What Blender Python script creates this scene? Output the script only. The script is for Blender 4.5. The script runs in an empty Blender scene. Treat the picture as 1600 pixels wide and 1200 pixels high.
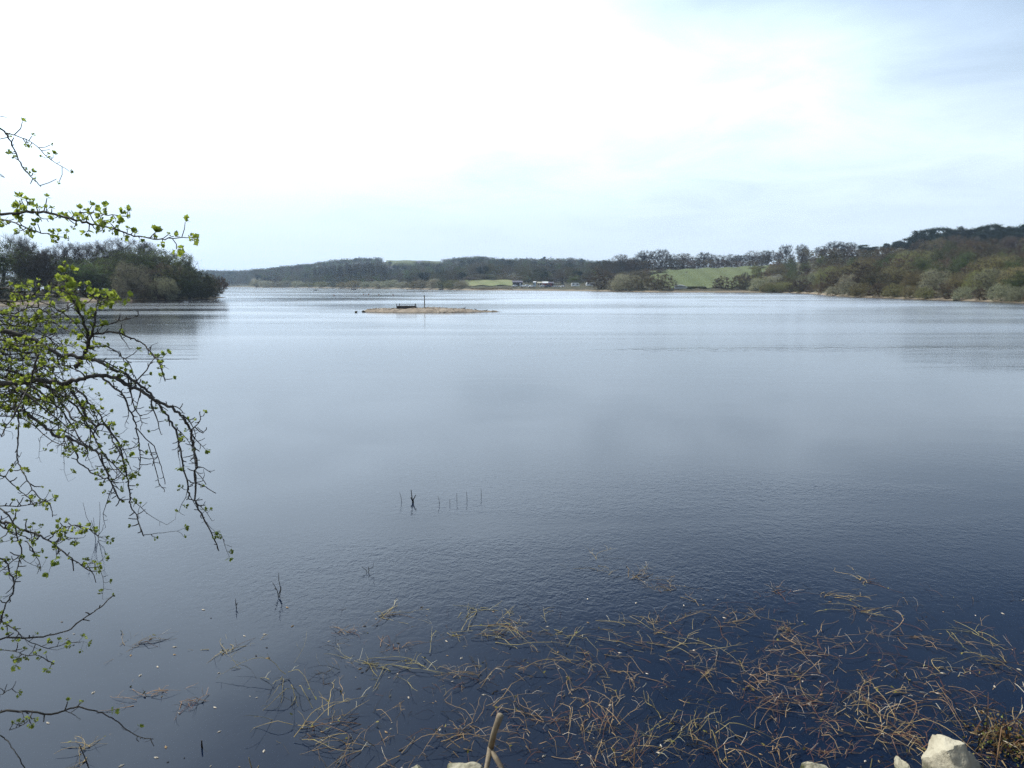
import bpy, math, random
import numpy as np
from mathutils import Vector, Matrix, Euler

SC = bpy.context.scene
COL = SC.collection
rnd = random.Random(7)
R = math.radians

# ------------------------------------------------------------------ camera, sky, sun, exposure
CAM_H, PITCH, FPX = 3.5, R(7.64), 1155.0
cd = bpy.data.cameras.new('camera')
cam = bpy.data.objects.new('camera', cd)
COL.objects.link(cam)
cam.location = (0, 0, CAM_H)
cam.rotation_euler = (R(90) - PITCH, 0, 0)
cd.sensor_width = 36.0
cd.lens = FPX / 1600 * 36
cd.clip_start, cd.clip_end = 0.1, 12000
SC.camera = cam

SUN_AZ, SUN_EL = R(-54), R(43)          # azimuth measured from +Y towards +X
sun_dir = Vector((math.sin(SUN_AZ) * math.cos(SUN_EL), math.cos(SUN_AZ) * math.cos(SUN_EL), math.sin(SUN_EL)))
sl = bpy.data.lights.new('sun', 'SUN')
sl.energy, sl.angle, sl.color = 4.8, R(0.6), (1.0, 0.95, 0.86)
so = bpy.data.objects.new('sun', sl)
COL.objects.link(so)
so.rotation_euler = (-sun_dir).to_track_quat('-Z', 'Y').to_euler()
so.location = (-60, 40, 90)

SC.view_settings.view_transform = 'Standard'
SC.view_settings.look = 'None'
SC.view_settings.exposure = 0.0
SC.view_settings.gamma = 1.0
SC.view_settings.use_curve_mapping = False
SC.cycles.max_bounces = 6
SC.cycles.transparent_max_bounces = 12
SC.cycles.volume_bounces = 0
SC.cycles.use_denoising = True
SC.cycles.denoising_prefilter = 'NONE'
SC.cycles.denoising_input_passes = 'RGB_ALBEDO'
SC.cycles.caustics_reflective = False
SC.cycles.caustics_refractive = False

world = bpy.data.worlds.new('World')
SC.world = world
world.use_nodes = True
WT = world.node_tree
SKY_STRENGTH = 0.125


def N(t, kind, **kw):
    n = t.nodes.new(kind)
    for k, v in kw.items():
        setattr(n, k, v)
    return n


def mth(t, op, a, b=None, c=None, clamp=False):
    n = t.nodes.new('ShaderNodeMath')
    n.operation, n.use_clamp = op, clamp
    for i, v in enumerate((a, b, c)):
        if v is None:
            continue
        if isinstance(v, (int, float)):
            n.inputs[i].default_value = v
        else:
            t.links.new(v, n.inputs[i])
    return n.outputs[0]


def mrange(t, v, a, b, c, d, smooth=True):
    n = t.nodes.new('ShaderNodeMapRange')
    n.interpolation_type = 'SMOOTHSTEP' if smooth else 'LINEAR'
    n.clamp = True
    t.links.new(v, n.inputs[0])
    for i, x in enumerate((a, b, c, d)):
        n.inputs[i + 1].default_value = x
    return n.outputs[0]


def mixc(t, f, a, b):
    n = t.nodes.new('ShaderNodeMix')
    n.data_type = 'RGBA'
    for sock, v in ((n.inputs[0], f), (n.inputs[6], a), (n.inputs[7], b)):
        if isinstance(v, (int, float)):
            sock.default_value = v
        elif isinstance(v, (tuple, list)):
            sock.default_value = (*v[:3], 1)
        else:
            t.links.new(v, sock)
    return n.outputs[2]


def build_sky():
    t = WT
    bg = t.nodes['Background']
    sky = N(t, 'ShaderNodeTexSky', sky_type='NISHITA')
    sky.sun_disc = False
    sky.sun_elevation = SUN_EL
    sky.sun_rotation = SUN_AZ
    sky.altitude = 60
    sky.air_density, sky.dust_density, sky.ozone_density = 1.0, 0.35, 1.4
    tc = N(t, 'ShaderNodeTexCoord')
    d = tc.outputs['Generated']
    sep = N(t, 'ShaderNodeSeparateXYZ')
    t.links.new(d, sep.inputs[0])
    z = sep.outputs[2]
    dot = N(t, 'ShaderNodeVectorMath', operation='DOT_PRODUCT')
    t.links.new(d, dot.inputs[0])
    dot.inputs[1].default_value = sun_dir
    cosg = mth(t, 'MAXIMUM', dot.outputs['Value'], 0.0)
    halo = mth(t, 'POWER', cosg, 4.5)
    # clouds lie on a plane overhead: project the direction
    den = mth(t, 'MAXIMUM', mth(t, 'ADD', z, 0.12), 0.05)
    cx, cy = mth(t, 'DIVIDE', sep.outputs[0], den), mth(t, 'DIVIDE', sep.outputs[1], den)
    comb = N(t, 'ShaderNodeCombineXYZ')
    t.links.new(cx, comb.inputs[0])
    t.links.new(cy, comb.inputs[1])
    n1 = N(t, 'ShaderNodeTexNoise')
    n1.inputs['Scale'].default_value, n1.inputs['Detail'].default_value = 1.5, 9
    n1.inputs['Roughness'].default_value, n1.inputs['Distortion'].default_value = 0.55, 0.6
    t.links.new(comb.outputs[0], n1.inputs['Vector'])
    n2 = N(t, 'ShaderNodeTexNoise')
    n2.inputs['Scale'].default_value, n2.inputs['Detail'].default_value = 0.33, 4
    t.links.new(comb.outputs[0], n2.inputs['Vector'])
    zz = mth(t, 'ADD', z, mth(t, 'MULTIPLY', sep.outputs[0], 0.24))
    veil = mrange(t, zz, 0.27, 0.50, 0.93, 0.02)
    veil = mth(t, 'ADD', veil, mth(t, 'MULTIPLY', halo, 1.05))
    veil = mth(t, 'ADD', veil, mth(t, 'MULTIPLY', mth(t, 'SUBTRACT', n1.outputs[0], 0.5), 0.45))
    veil = mth(t, 'ADD', veil, mth(t, 'MULTIPLY', mth(t, 'SUBTRACT', n2.outputs[0], 0.5), 0.35), clamp=True)
    bright = mth(t, 'ADD', 0.86, mth(t, 'MULTIPLY', mrange(t, z, 0.05, 0.27, 0.0, 0.95), cosg))
    bright = mth(t, 'ADD', bright, mth(t, 'MULTIPLY', halo, 0.55))
    shade = mth(t, 'ADD', mth(t, 'MULTIPLY', mth(t, 'SUBTRACT', n1.outputs[0], 0.5), mrange(t, z, 0.03, 0.22, 0.08, 0.5)), 1.0)
    bright = mth(t, 'DIVIDE', mth(t, 'MULTIPLY', bright, shade), SKY_STRENGTH)
    cl = N(t, 'ShaderNodeVectorMath', operation='SCALE')
    cl.inputs[0].default_value = (0.92, 1.10, 1.28)
    t.links.new(bright, cl.inputs['Scale'])
    c = mixc(t, veil, sky.outputs[0], cl.outputs[0])
    t.links.new(c, bg.inputs[0])
    bg.inputs[1].default_value = SKY_STRENGTH


build_sky()

# ------------------------------------------------------------------ helpers
_cp, _sp = math.cos(PITCH), math.sin(PITCH)


def ray(px, py):
    x, y = (px - 800) / FPX, -(py - 600) / FPX
    return Vector((x, _cp + y * _sp, -_sp + y * _cp))


def pt(px, py, d):
    return Vector((0, 0, CAM_H)) + ray(px, py) * d


def hit(px, py, z=0.0):
    r = ray(px, py)
    return Vector((0, 0, CAM_H)) + r * ((z - CAM_H) / r.z)


def zat(Y, py):
    return CAM_H + Y * (445 - py) / FPX


def xat(Y, px):
    return Y * (px - 800) / FPX


class MB:
    """collects verts and faces of one mesh"""

    def __init__(s):
        s.v, s.f, s.m = [], [], []

    def add(s, v, f, mi=0):
        o = len(s.v)
        s.v.extend(tuple(p) for p in v)
        s.f.extend(tuple(i + o for i in q) for q in f)
        s.m.extend([mi] * len(f))

    def tube(s, pts, rad, sides=5, mi=0, cap=True):
        n = len(pts)
        o = len(s.v)
        pts = [Vector(p) for p in pts]
        a = None
        for i, p in enumerate(pts):
            tg = (pts[min(i + 1, n - 1)] - pts[max(i - 1, 0)])
            if tg.length < 1e-9:
                tg = Vector((0, 0, 1))
            tg.normalize()
            if a is None:
                a = tg.orthogonal()
            a = (a - tg * a.dot(tg))
            a = a.normalized() if a.length > 1e-6 else tg.orthogonal().normalized()
            b = tg.cross(a)
            r = rad[i] if not isinstance(rad, (int, float)) else rad
            for k in range(sides):
                w = 2 * math.pi * k / sides
                s.v.append(tuple(p + a * (r * math.cos(w)) + b * (r * math.sin(w))))
        for i in range(n - 1):
            for k in range(sides):
                k2 = (k + 1) % sides
                s.f.append((o + i * sides + k, o + i * sides + k2, o + (i + 1) * sides + k2, o + (i + 1) * sides + k))
                s.m.append(mi)
        if cap:
            s.f.append(tuple(o + k for k in reversed(range(sides))))
            s.f.append(tuple(o + (n - 1) * sides + k for k in range(sides)))
            s.m += [mi, mi]

    def box(s, c, size, mi=0, rz=0.0, taper=1.0):
        hx, hy, hz = size[0] / 2, size[1] / 2, size[2] / 2
        ca, sa = math.cos(rz), math.sin(rz)
        v = []
        for zz in (-hz, hz):
            k = taper if zz > 0 else 1.0
            for x, y in ((-hx, -hy), (hx, -hy), (hx, hy), (-hx, hy)):
                x, y = x * k, y * k
                v.append((c[0] + x * ca - y * sa, c[1] + x * sa + y * ca, c[2] + zz))
        s.add(v, [(3, 2, 1, 0), (4, 5, 6, 7), (0, 1, 5, 4), (1, 2, 6, 5), (2, 3, 7, 6), (3, 0, 4, 7)], mi)

    def mesh(s, name, mats, smooth=False):
        me = bpy.data.meshes.new(name)
        me.from_pydata(s.v, [], s.f)
        for m in (mats if isinstance(mats, (list, tuple)) else [mats]):
            me.materials.append(m)
        if any(s.m):
            me.polygons.foreach_set('material_index', s.m)
        if smooth:
            me.polygons.foreach_set('use_smooth', [True] * len(me.polygons))
        me.update()
        return me

    def obj(s, name, mats, parent=None, smooth=False):
        return link(name, s.mesh(name, mats, smooth), parent)


def link(name, data, parent=None):
    o = bpy.data.objects.new(name, data)
    COL.objects.link(o)
    if parent:
        o.parent = parent
    return o


def tag(o, label=None, cat=None, group=None, kind=None):
    if label:
        o['label'] = label
    if cat:
        o['category'] = cat
    if group:
        o['group'] = group
    if kind:
        o['kind'] = kind
    return o


def thing(name, loc, label, cat, group=None, rz=0.0):
    o = link(name, None)
    o.empty_display_size = 0.2
    o.location = loc
    o.rotation_euler = (0, 0, rz)
    return tag(o, label, cat, group)


# ------------------------------------------------------------------ materials
def mat(name):
    m = bpy.data.materials.new(name)
    m.use_nodes = True
    t = m.node_tree
    return m, t, t.nodes['Principled BSDF']


def noise(t, scale, detail=4, vec=None, rough=0.55, dist=0.0):
    n = t.nodes.new('ShaderNodeTexNoise')
    n.inputs['Scale'].default_value = scale
    n.inputs['Detail'].default_value = detail
    n.inputs['Roughness'].default_value = rough
    n.inputs['Distortion'].default_value = dist
    if vec is not None:
        t.links.new(vec, n.inputs['Vector'])
    return n.outputs[0]


def bump(t, p, h, strength, dist):
    b = t.nodes.new('ShaderNodeBump')
    b.inputs['Strength'].default_value = strength
    b.inputs['Distance'].default_value = dist
    t.links.new(h, b.inputs['Height'])
    t.links.new(b.outputs[0], p.inputs['Normal'])


def wpos(t):
    return t.nodes.new('ShaderNodeNewGeometry').outputs['Position']


def simple(name, c, c2=None, scale=8, rough=0.8, bmp=0.0, bdist=0.02, spec=0.3):
    m, t, p = mat(name)
    tc = t.nodes.new('ShaderNodeTexCoord').outputs['Object']
    n = noise(t, scale, 5, tc)
    f = mrange(t, n, 0.35, 0.65, 0, 1)
    t.links.new(mixc(t, f, c, c2 or tuple(x * 0.7 for x in c)), p.inputs['Base Color'])
    p.inputs['Roughness'].default_value = rough
    p.inputs['Specular IOR Level'].default_value = spec
    if bmp:
        bump(t, p, n, bmp, bdist)
    return m


def plant_mat(name, c, trans=0.0, var=0.3, hue=0.03, tcol=None):
    """colour varies from plant to plant (object random) and from clump to clump"""
    m, t, p = mat(name)
    oi = t.nodes.new('ShaderNodeObjectInfo')
    tc = t.nodes.new('ShaderNodeTexCoord').outputs['Object']
    n = noise(t, 7.0, 3, tc)
    v = mth(t, 'ADD', mth(t, 'MULTIPLY', oi.outputs['Random'], 2 * var), 1 - var)
    v = mth(t, 'MULTIPLY', v, mrange(t, n, 0.3, 0.7, 0.75, 1.3))
    hs = t.nodes.new('ShaderNodeHueSaturation')
    hs.inputs['Color'].default_value = (*c, 1)
    r2 = mth(t, 'FRACT', mth(t, 'MULTIPLY', oi.outputs['Random'], 7.31))
    t.links.new(mth(t, 'ADD', mth(t, 'MULTIPLY', r2, 2 * hue), 0.5 - hue), hs.inputs['Hue'])
    t.links.new(v, hs.inputs['Value'])
    t.links.new(hs.outputs[0], p.inputs['Base Color'])
    p.inputs['Roughness'].default_value = 0.75
    p.inputs['Specular IOR Level'].default_value = 0.15
    if trans:
        tr = t.nodes.new('ShaderNodeBsdfTranslucent')
        if tcol:
            tr.inputs[0].default_value = (*tcol, 1)
        else:
            t.links.new(hs.outputs[0], tr.inputs[0])
        mx = t.nodes.new('ShaderNodeMixShader')
        mx.inputs[0].default_value = trans
        t.links.new(p.outputs[0], mx.inputs[1])
        t.links.new(tr.outputs[0], mx.inputs[2])
        t.links.new(mx.outputs[0], t.nodes['Material Output'].inputs[0])
    return m


M = {}
M['bark'] = plant_mat('grey_bark', (0.050, 0.044, 0.038), var=0.25)
M['bark_pale'] = plant_mat('pale_bark', (0.09, 0.083, 0.07), var=0.25)
M['twig_brown'] = plant_mat('brown_twigs', (0.082, 0.066, 0.054), var=0.3)
M['twig_red'] = plant_mat('reddish_twigs', (0.105, 0.075, 0.054), var=0.45)
M['twig_grey'] = plant_mat('grey_twigs', (0.050, 0.047, 0.044), var=0.25)
M['leaf_bud'] = plant_mat('budding_leaves', (0.085, 0.115, 0.036), 0.35, var=0.3)
M['leaf_olive'] = plant_mat('olive_catkins', (0.21, 0.195, 0.08), 0.3, var=0.4)
M['leaf_pale'] = plant_mat('pale_catkins', (0.33, 0.32, 0.20), 0.3, var=0.35)
M['leaf_pine'] = plant_mat('pine_needles', (0.017, 0.032, 0.024), 0.08, var=0.25)
M['leaf_poplar'] = plant_mat('poplar_buds', (0.10, 0.105, 0.058), 0.3, var=0.2)
M['blossom'] = plant_mat('pale_blossom', (0.45, 0.44, 0.36), 0.35, var=0.15)
M['hedge'] = plant_mat('hedge_leaves', (0.055, 0.060, 0.032), 0.2)
M['reed'] = simple('dry_reeds', (0.33, 0.27, 0.17), (0.22, 0.17, 0.10), 6)


def ground_mat():
    m, t, p = mat('woodland_floor')
    g = wpos(t)
    sep = t.nodes.new('ShaderNodeSeparateXYZ')
    t.links.new(g, sep.inputs[0])
    n = noise(t, 0.12, 6, g, 0.65)
    nf = noise(t, 1.4, 5, g, 0.7)
    z = mth(t, 'ADD', sep.outputs[2], mth(t, 'MULTIPLY', mth(t, 'SUBTRACT', n, 0.5), 1.6))
    beach = mixc(t, nf, (0.13, 0.10, 0.07), (0.32, 0.26, 0.18))
    floor = mixc(t, mrange(t, n, 0.35, 0.65, 0, 1), (0.060, 0.050, 0.032), (0.055, 0.058, 0.028))
    c = mixc(t, mrange(t, z, 0.35, 1.0, 0, 1), beach, floor)
    wet = mrange(t, sep.outputs[2], 0.02, 0.22, 0.25, 1.0)
    wn = t.nodes.new('ShaderNodeVectorMath')
    wn.operation = 'SCALE'
    t.links.new(c, wn.inputs[0])
    t.links.new(wet, wn.inputs['Scale'])
    t.links.new(wn.outputs[0], p.inputs['Base Color'])
    p.inputs['Roughness'].default_value = 0.9
    p.inputs['Specular IOR Level'].default_value = 0.15
    bump(t, p, nf, 0.6, 0.15)
    return m


def meadow_mat(name, a, b):
    m, t, p = mat(name)
    g = wpos(t)
    n = noise(t, 0.035, 6, g, 0.65)
    nf = noise(t, 0.9, 4, g, 0.7)
    c = mixc(t, mrange(t, n, 0.35, 0.65, 0, 1), a, b)
    c = mixc(t, mrange(t, nf, 0.3, 0.8, 0.0, 0.35), c, (0.16, 0.17, 0.07))
    t.links.new(c, p.inputs['Base Color'])
    p.inputs['Roughness'].default_value = 0.85
    p.inputs['Specular IOR Level'].default_value = 0.1
    bump(t, p, nf, 0.7, 0.2)
    return m


def gravel_mat():
    m, t, p = mat('island_gravel')
    g = wpos(t)
    n = noise(t, 0.7, 5, g, 0.65)
    v = t.nodes.new('ShaderNodeTexVoronoi')
    v.inputs['Scale'].default_value = 7
    t.links.new(g, v.inputs['Vector'])
    c = mixc(t, mrange(t, n, 0.3, 0.7, 0, 1), (0.22, 0.165, 0.11), (0.37, 0.30, 0.215))
    c = mixc(t, mth(t, 'MULTIPLY', v.outputs['Color'], 0.35), c, (0.13, 0.10, 0.075))
    sep = t.nodes.new('ShaderNodeSeparateXYZ')
    t.links.new(g, sep.inputs[0])
    c = mixc(t, mrange(t, sep.outputs[2], 0.02, 0.09, 0, 1), (0.06, 0.045, 0.03), c)
    t.links.new(c, p.inputs['Base Color'])
    p.inputs['Roughness'].default_value = 0.9
    bump(t, p, v.outputs['Distance'], 0.8, 0.08)
    return m


def rock_mat(name, a, b):
    m, t, p = mat(name)
    tc = t.nodes.new('ShaderNodeTexCoord').outputs['Object']
    n = noise(t, 5, 6, tc, 0.65)
    nf = noise(t, 38, 4, tc, 0.7)
    c = mixc(t, mrange(t, n, 0.35, 0.7, 0, 1), a, b)
    c = mixc(t, mrange(t, nf, 0.62, 0.72, 0, 0.55), c, (0.16, 0.13, 0.08))
    g = t.nodes.new('ShaderNodeNewGeometry')
    sp = t.nodes.new('ShaderNodeSeparateXYZ')
    t.links.new(g.outputs['Position'], sp.inputs[0])
    moss = mth(t, 'MULTIPLY', mrange(t, sp.outputs[2], 0.03, 0.16, 1, 0), mrange(t, n, 0.4, 0.55, 0.3, 1))
    c = mixc(t, moss, c, (0.055, 0.06, 0.02))
    t.links.new(c, p.inputs['Base Color'])
    p.inputs['Roughness'].default_value = 0.85
    p.inputs['Specular IOR Level'].default_value = 0.25
    bump(t, p, mth(t, 'ADD', n, mth(t, 'MULTIPLY', nf, 0.25)), 0.7, 0.04)
    return m


def water_mat():
    m, t, p = mat('lake_water')
    t.nodes.remove(p)
    g = wpos(t)
    sep = t.nodes.new('ShaderNodeSeparateXYZ')
    t.links.new(g, sep.inputs[0])

    def sc(v):
        mp = t.nodes.new('ShaderNodeMapping')
        mp.inputs['Scale'].default_value = v
        t.links.new(g, mp.inputs['Vector'])
        return mp.outputs[0]
    # wind patches: where the breeze touches the water
    pn = noise(t, 1.0, 3, sc((0.10, 0.22, 1)), 0.5, 0.4)
    far = noise(t, 1.0, 3, sc((0.012, 0.045, 1)), 0.55, 0.8)
    yy = mth(t, 'ADD', sep.outputs[1], mth(t, 'MULTIPLY', mth(t, 'SUBTRACT', pn, 0.5), 3.0))
    shelter = mrange(t, yy, 6.6, 8.6, 0.06, 1.0)
    xx = mth(t, 'ADD', sep.outputs[0], mth(t, 'MULTIPLY', mth(t, 'SUBTRACT', pn, 0.5), 4.0))
    leftc = mrange(t, xx, -4.5, -1.0, 0.25, 1.0)
    mid = mrange(t, yy, 10.0, 17.0, 1.0, 0.22)
    patch = mth(t, 'MULTIPLY', mth(t, 'MULTIPLY', shelter, leftc), mid)
    patch = mth(t, 'MULTIPLY', patch, mrange(t, pn, 0.36, 0.64, 0.25, 1.35))
    w1 = noise(t, 1.0, 2, sc((15.0, 12.5, 1)), 0.5, 0.9)
    w2 = noise(t, 1.0, 2, sc((5.0, 5.5, 1)), 0.5, 0.5)
    w3 = noise(t, 1.0, 2, sc((0.16, 0.42, 1)), 0.5, 0.3)
    farp = mrange(t, far, 0.36, 0.64, 0.25, 1.5)
    h = mth(t, 'MULTIPLY', mth(t, 'MULTIPLY', w1, patch), 0.0052)
    h = mth(t, 'ADD', h, mth(t, 'MULTIPLY', mth(t, 'MULTIPLY', w2, patch), 0.0042))
    h = mth(t, 'ADD', h, mth(t, 'MULTIPLY', mth(t, 'MULTIPLY', w3, mrange(t, yy, 9, 30, 0.0, 1.0)), mth(t, 'MULTIPLY', farp, 0.016)))
    ln = noise(t, 1.0, 2, sc((0.022, 0.20, 1)), 0.5, 0.5)
    lane = mth(t, 'MULTIPLY', mrange(t, ln, 0.57, 0.74, 0.0, 1.0), mrange(t, yy, 20, 40, 0.0, 1.0))
    h = mth(t, 'ADD', h, mth(t, 'MULTIPLY', mth(t, 'MULTIPLY', noise(t, 1.0, 1, sc((1.2, 1.6, 1))), lane), 0.035))
    b = t.nodes.new('ShaderNodeBump')
    b.inputs['Strength'].default_value = 1.0
    b.inputs['Distance'].default_value = 1.0
    t.links.new(h, b.inputs['Height'])
    gl = t.nodes.new('ShaderNodeBsdfAnisotropic') if False else t.nodes.new('ShaderNodeBsdfGlossy')
    gl.inputs['Color'].default_value = (1, 1, 1, 1)
    rg = mth(t, 'MULTIPLY', mrange(t, yy, 10, 60, 0.0, 1.0), mth(t, 'ADD', mrange(t, far, 0.38, 0.62, 0.05, 0.12), mrange(t, sep.outputs[0], -60, 30, 0.0, 0.10)))
    t.links.new(mth(t, 'ADD', rg, 0.015), gl.inputs['Roughness'])
    t.links.new(b.outputs[0], gl.inputs['Normal'])
    fr = t.nodes.new('ShaderNodeFresnel')
    fr.inputs['IOR'].default_value = 1.33
    t.links.new(b.outputs[0], fr.inputs['Normal'])
    df = t.nodes.new('ShaderNodeBsdfDiffuse')
    df.inputs['Color'].default_value = (0.0022, 0.0070, 0.020, 1)
    tr = t.nodes.new('ShaderNodeBsdfTransparent')
    tr.inputs['Color'].default_value = (0.10, 0.11, 0.10, 1)
    ad = t.nodes.new('ShaderNodeAddShader')
    t.links.new(df.outputs[0], ad.inputs[0])
    t.links.new(tr.outputs[0], ad.inputs[1])
    mx = t.nodes.new('ShaderNodeMixShader')
    t.links.new(fr.outputs[0], mx.inputs[0])
    t.links.new(ad.outputs[0], mx.inputs[1])
    t.links.new(gl.outputs[0], mx.inputs[2])
    t.links.new(mx.outputs[0], t.nodes['Material Output'].inputs[0])
    return m


M['ground'] = ground_mat()
M['meadow'] = meadow_mat('meadow_grass', (0.085, 0.108, 0.040), (0.108, 0.125, 0.054))
M['pasture'] = meadow_mat('pasture_grass', (0.14, 0.17, 0.065), (0.19, 0.19, 0.09))
M['gravel'] = gravel_mat()
M['water'] = water_mat()
M['rock'] = rock_mat('pale_stone', (0.40, 0.36, 0.265), (0.30, 0.265, 0.19))
M['rock_brown'] = rock_mat('brown_stone', (0.20, 0.15, 0.10), (0.12, 0.09, 0.06))
M['mud'] = simple('lake_mud', (0.06, 0.045, 0.03), (0.09, 0.07, 0.045), 1.5, bmp=0.5, bdist=0.1)
M['soil'] = simple('bank_soil', (0.075, 0.055, 0.035), (0.12, 0.09, 0.055), 3.0, bmp=0.9, bdist=0.08)

# ------------------------------------------------------------------ haze: one closed box of thin air
hz = MB()
hz.box((0, 1550, 37.0), (7000, 3900, 88.0))
mh, th, ph = mat('thin_air')
th.nodes.remove(ph)
pv = th.nodes.new('ShaderNodeVolumePrincipled')
pv.inputs['Color'].default_value = (0.62, 0.79, 1.0, 1)
pv.inputs['Density'].default_value = 0.00014
pv.inputs['Anisotropy'].default_value = 0.2
th.links.new(pv.outputs[0], th.nodes['Material Output'].inputs['Volume'])
ho = tag(hz.obj('haze', mh), kind='stuff')
HAZE_OBJ = ho

# ------------------------------------------------------------------ terrain
# each row: picture column, shore distance, then (distance, height) knots of the ground
COLS = [
    (-400, 1350, [(1400, 3), (1700, 16), (2400, 30)]),
    (330, 1350, [(1400, 3), (1650, 26), (2400, 30)]),
    (395, 1250, [(1300, 3), (1600, 26), (2400, 28)]),
    (405, 1000, [(1050, 3), (1300, 20), (1650, 26), (2400, 28)]),
    (470, 960, [(1010, 3), (1320, 31), (1700, 33), (2400, 32)]),
    (520, 800, [(850, 3), (1100, 17), (1400, 41), (1700, 44), (2400, 40)]),
    (580, 740, [(790, 3), (1050, 15), (1400, 46), (1700, 47), (2400, 44)]),
    (612, 700, [(750, 3), (1050, 16), (1260, 34), (1500, 51.5), (1700, 52), (2400, 48)]),
    (640, 620, [(670, 3), (950, 14), (1260, 33), (1500, 51.5), (1700, 52), (2400, 48)]),
    (690, 540, [(580, 2.5), (900, 13), (1260, 34), (1500, 50), (1700, 50), (2400, 48)]),
    (740, 478, [(500, 2.0), (610, 6.5), (800, 14), (1300, 45), (1700, 46), (2400, 44)]),
    (800, 472, [(490, 2.0), (610, 7.0), (800, 15), (1200, 37), (1700, 40), (2400, 40)]),
    (900, 420, [(440, 2.0), (560, 4.5), (800, 15), (1200, 37), (1700, 36), (2400, 36)]),
    (935, 395, [(415, 2.0), (560, 7), (700, 14), (1200, 30), (1700, 30), (2400, 30)]),
    (1000, 352, [(368, 1.6), (560, 13.0), (640, 18), (1000, 20), (2400, 20)]),
    (1040, 340, [(355, 1.4), (385, 2.4), (560, 14.3), (640, 19), (1000, 20), (2400, 20)]),
    (1110, 337, [(350, 1.3), (385, 2.6), (560, 15.8), (640, 17), (1000, 18), (2400, 18)]),
    (1180, 335, [(350, 1.3), (385, 3.0), (560, 17.2), (640, 19), (1000, 20), (2400, 20)]),
    (1225, 322, [(340, 1.6), (400, 5.0), (560, 18.0), (640, 22), (1000, 24), (2400, 22)]),
    (1262, 290, [(305, 1.5), (380, 6), (560, 23), (640, 25), (1000, 25), (2400, 22)]),
    (1300, 226, [(240, 1.5), (320, 6), (540, 25), (640, 27), (1000, 26), (2400, 22)]),
    (1345, 203, [(218, 1.6), (300, 7), (520, 24), (640, 26), (1000, 26), (2400, 22)]),
    (1420, 178, [(192, 1.6), (280, 7), (480, 23), (600, 27), (1000, 26), (2400, 22)]),
    (1500, 160, [(174, 1.6), (260, 7), (450, 25), (560, 29), (1000, 28), (2400, 22)]),
    (1600, 138, [(150, 1.6), (240, 7.5), (430, 25.5), (540, 29), (1000, 28), (2400, 22)]),
    (1800, 116, [(128, 1.6), (220, 8), (420, 26), (540, 29), (1000, 28), (2400, 22)]),
    (2300, 90, [(102, 1.6), (200, 8), (400, 26), (540, 29), (1000, 28), (2400, 22)]),
]


def _knots(c):
    ys, k = c[1], c[2]
    return [(ys - 25, -2.2), (ys, 0.0), (ys + 5, 0.45)] + k + [(3300, k[-1][1])]


_CX = [c[0] for c in COLS]
_KN = [_knots(c) for c in COLS]


def _lin(kn, Y):
    if Y <= kn[0][0]:
        return kn[0][1]
    for (a, za), (b, zb) in zip(kn, kn[1:]):
        if Y <= b:
            u = (Y - a) / (b - a)
            return za + (zb - za) * u
    return kn[-1][1]


def shore(px):
    return float(np.interp(px, _CX, [c[1] for c in COLS]))


def gz(px, Y):
    """ground height on the far side of the lake"""
    px = min(max(px, _CX[0]), _CX[-1])
    i = max(j for j in range(len(_CX)) if _CX[j] <= px)
    if i == len(_CX) - 1:
        return _lin(_KN[i], Y)
    u = (px - _CX[i]) / (_CX[i + 1] - _CX[i])
    u = u * u * (3 - 2 * u)
    # shift distance so that both columns share the shoreline
    s = COLS[i][1] + (COLS[i + 1][1] - COLS[i][1]) * (px - _CX[i]) / (_CX[i + 1] - _CX[i])
    fa = max(0.0, 1 - (Y - s) / 140.0)
    ya, yb = Y + (COLS[i][1] - s) * fa, Y + (COLS[i + 1][1] - s) * fa
    return _lin(_KN[i], ya) * (1 - u) + _lin(_KN[i + 1], yb) * u


def build_terrain():
    pxs = list(np.arange(-400, 2301, 12.0))
    offs = [-25, -8, 0, 2.5, 5, 9, 14, 20, 28, 38, 50, 65, 80, 100, 120, 145, 170, 200, 235, 270, 310, 360, 420, 500, 600, 720, 860, 1020, 1250, 1550, 1900]
    mb = MB()
    v, f = [], []
    for px in pxs:
        s = shore(px)
        wob = 1.8 * math.sin(px * 0.11) + 1.3 * math.sin(px * 0.37 + 1)
        for o in offs:
            Y = s + o
            z = gz(px, Y)
            if o >= 9:
                z += 0.35 * math.sin(px * 0.21 + Y * 0.05) + 0.25 * math.sin(Y * 0.13)
            v.append((xat(Y, px), Y + (wob if o > -20 else 0), z))
    n = len(offs)
    for i in range(len(pxs) - 1):
        for j in range(n - 1):
            a = i * n + j
            f.append((a, a + n, a + n + 1, a + 1))
    mb.add(v, f)
    o = tag(mb.obj('hills', M['ground'], smooth=True), 'wooded hills around the far side of the lake', kind='structure')
    return o


build_terrain()


def field(name, mat_, p0, p1, y0, y1, lift, label):
    """a grass sheet lying a little above the ground between two columns and two distances"""
    mb = MB()
    nx, ny = 28, 16
    v, f = [], []
    for i in range(nx + 1):
        px = p0 + (p1 - p0) * i / nx
        ya, yb = y0(px), y1(px)
        for j in range(ny + 1):
            Y = ya + (yb - ya) * j / ny
            z = gz(px, Y) + 0.35 * math.sin(px * 0.21 + Y * 0.05) + 0.25 * math.sin(Y * 0.13)
            v.append((xat(Y, px), Y, z + lift))
    for i in range(nx):
        for j in range(ny):
            a = i * (ny + 1) + j
            f.append((a, a + ny + 1, a + ny + 2, a + 1))
    mb.add(v, f)
    tag(mb.obj(name, mat_, smooth=True), label, kind='structure')


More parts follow.
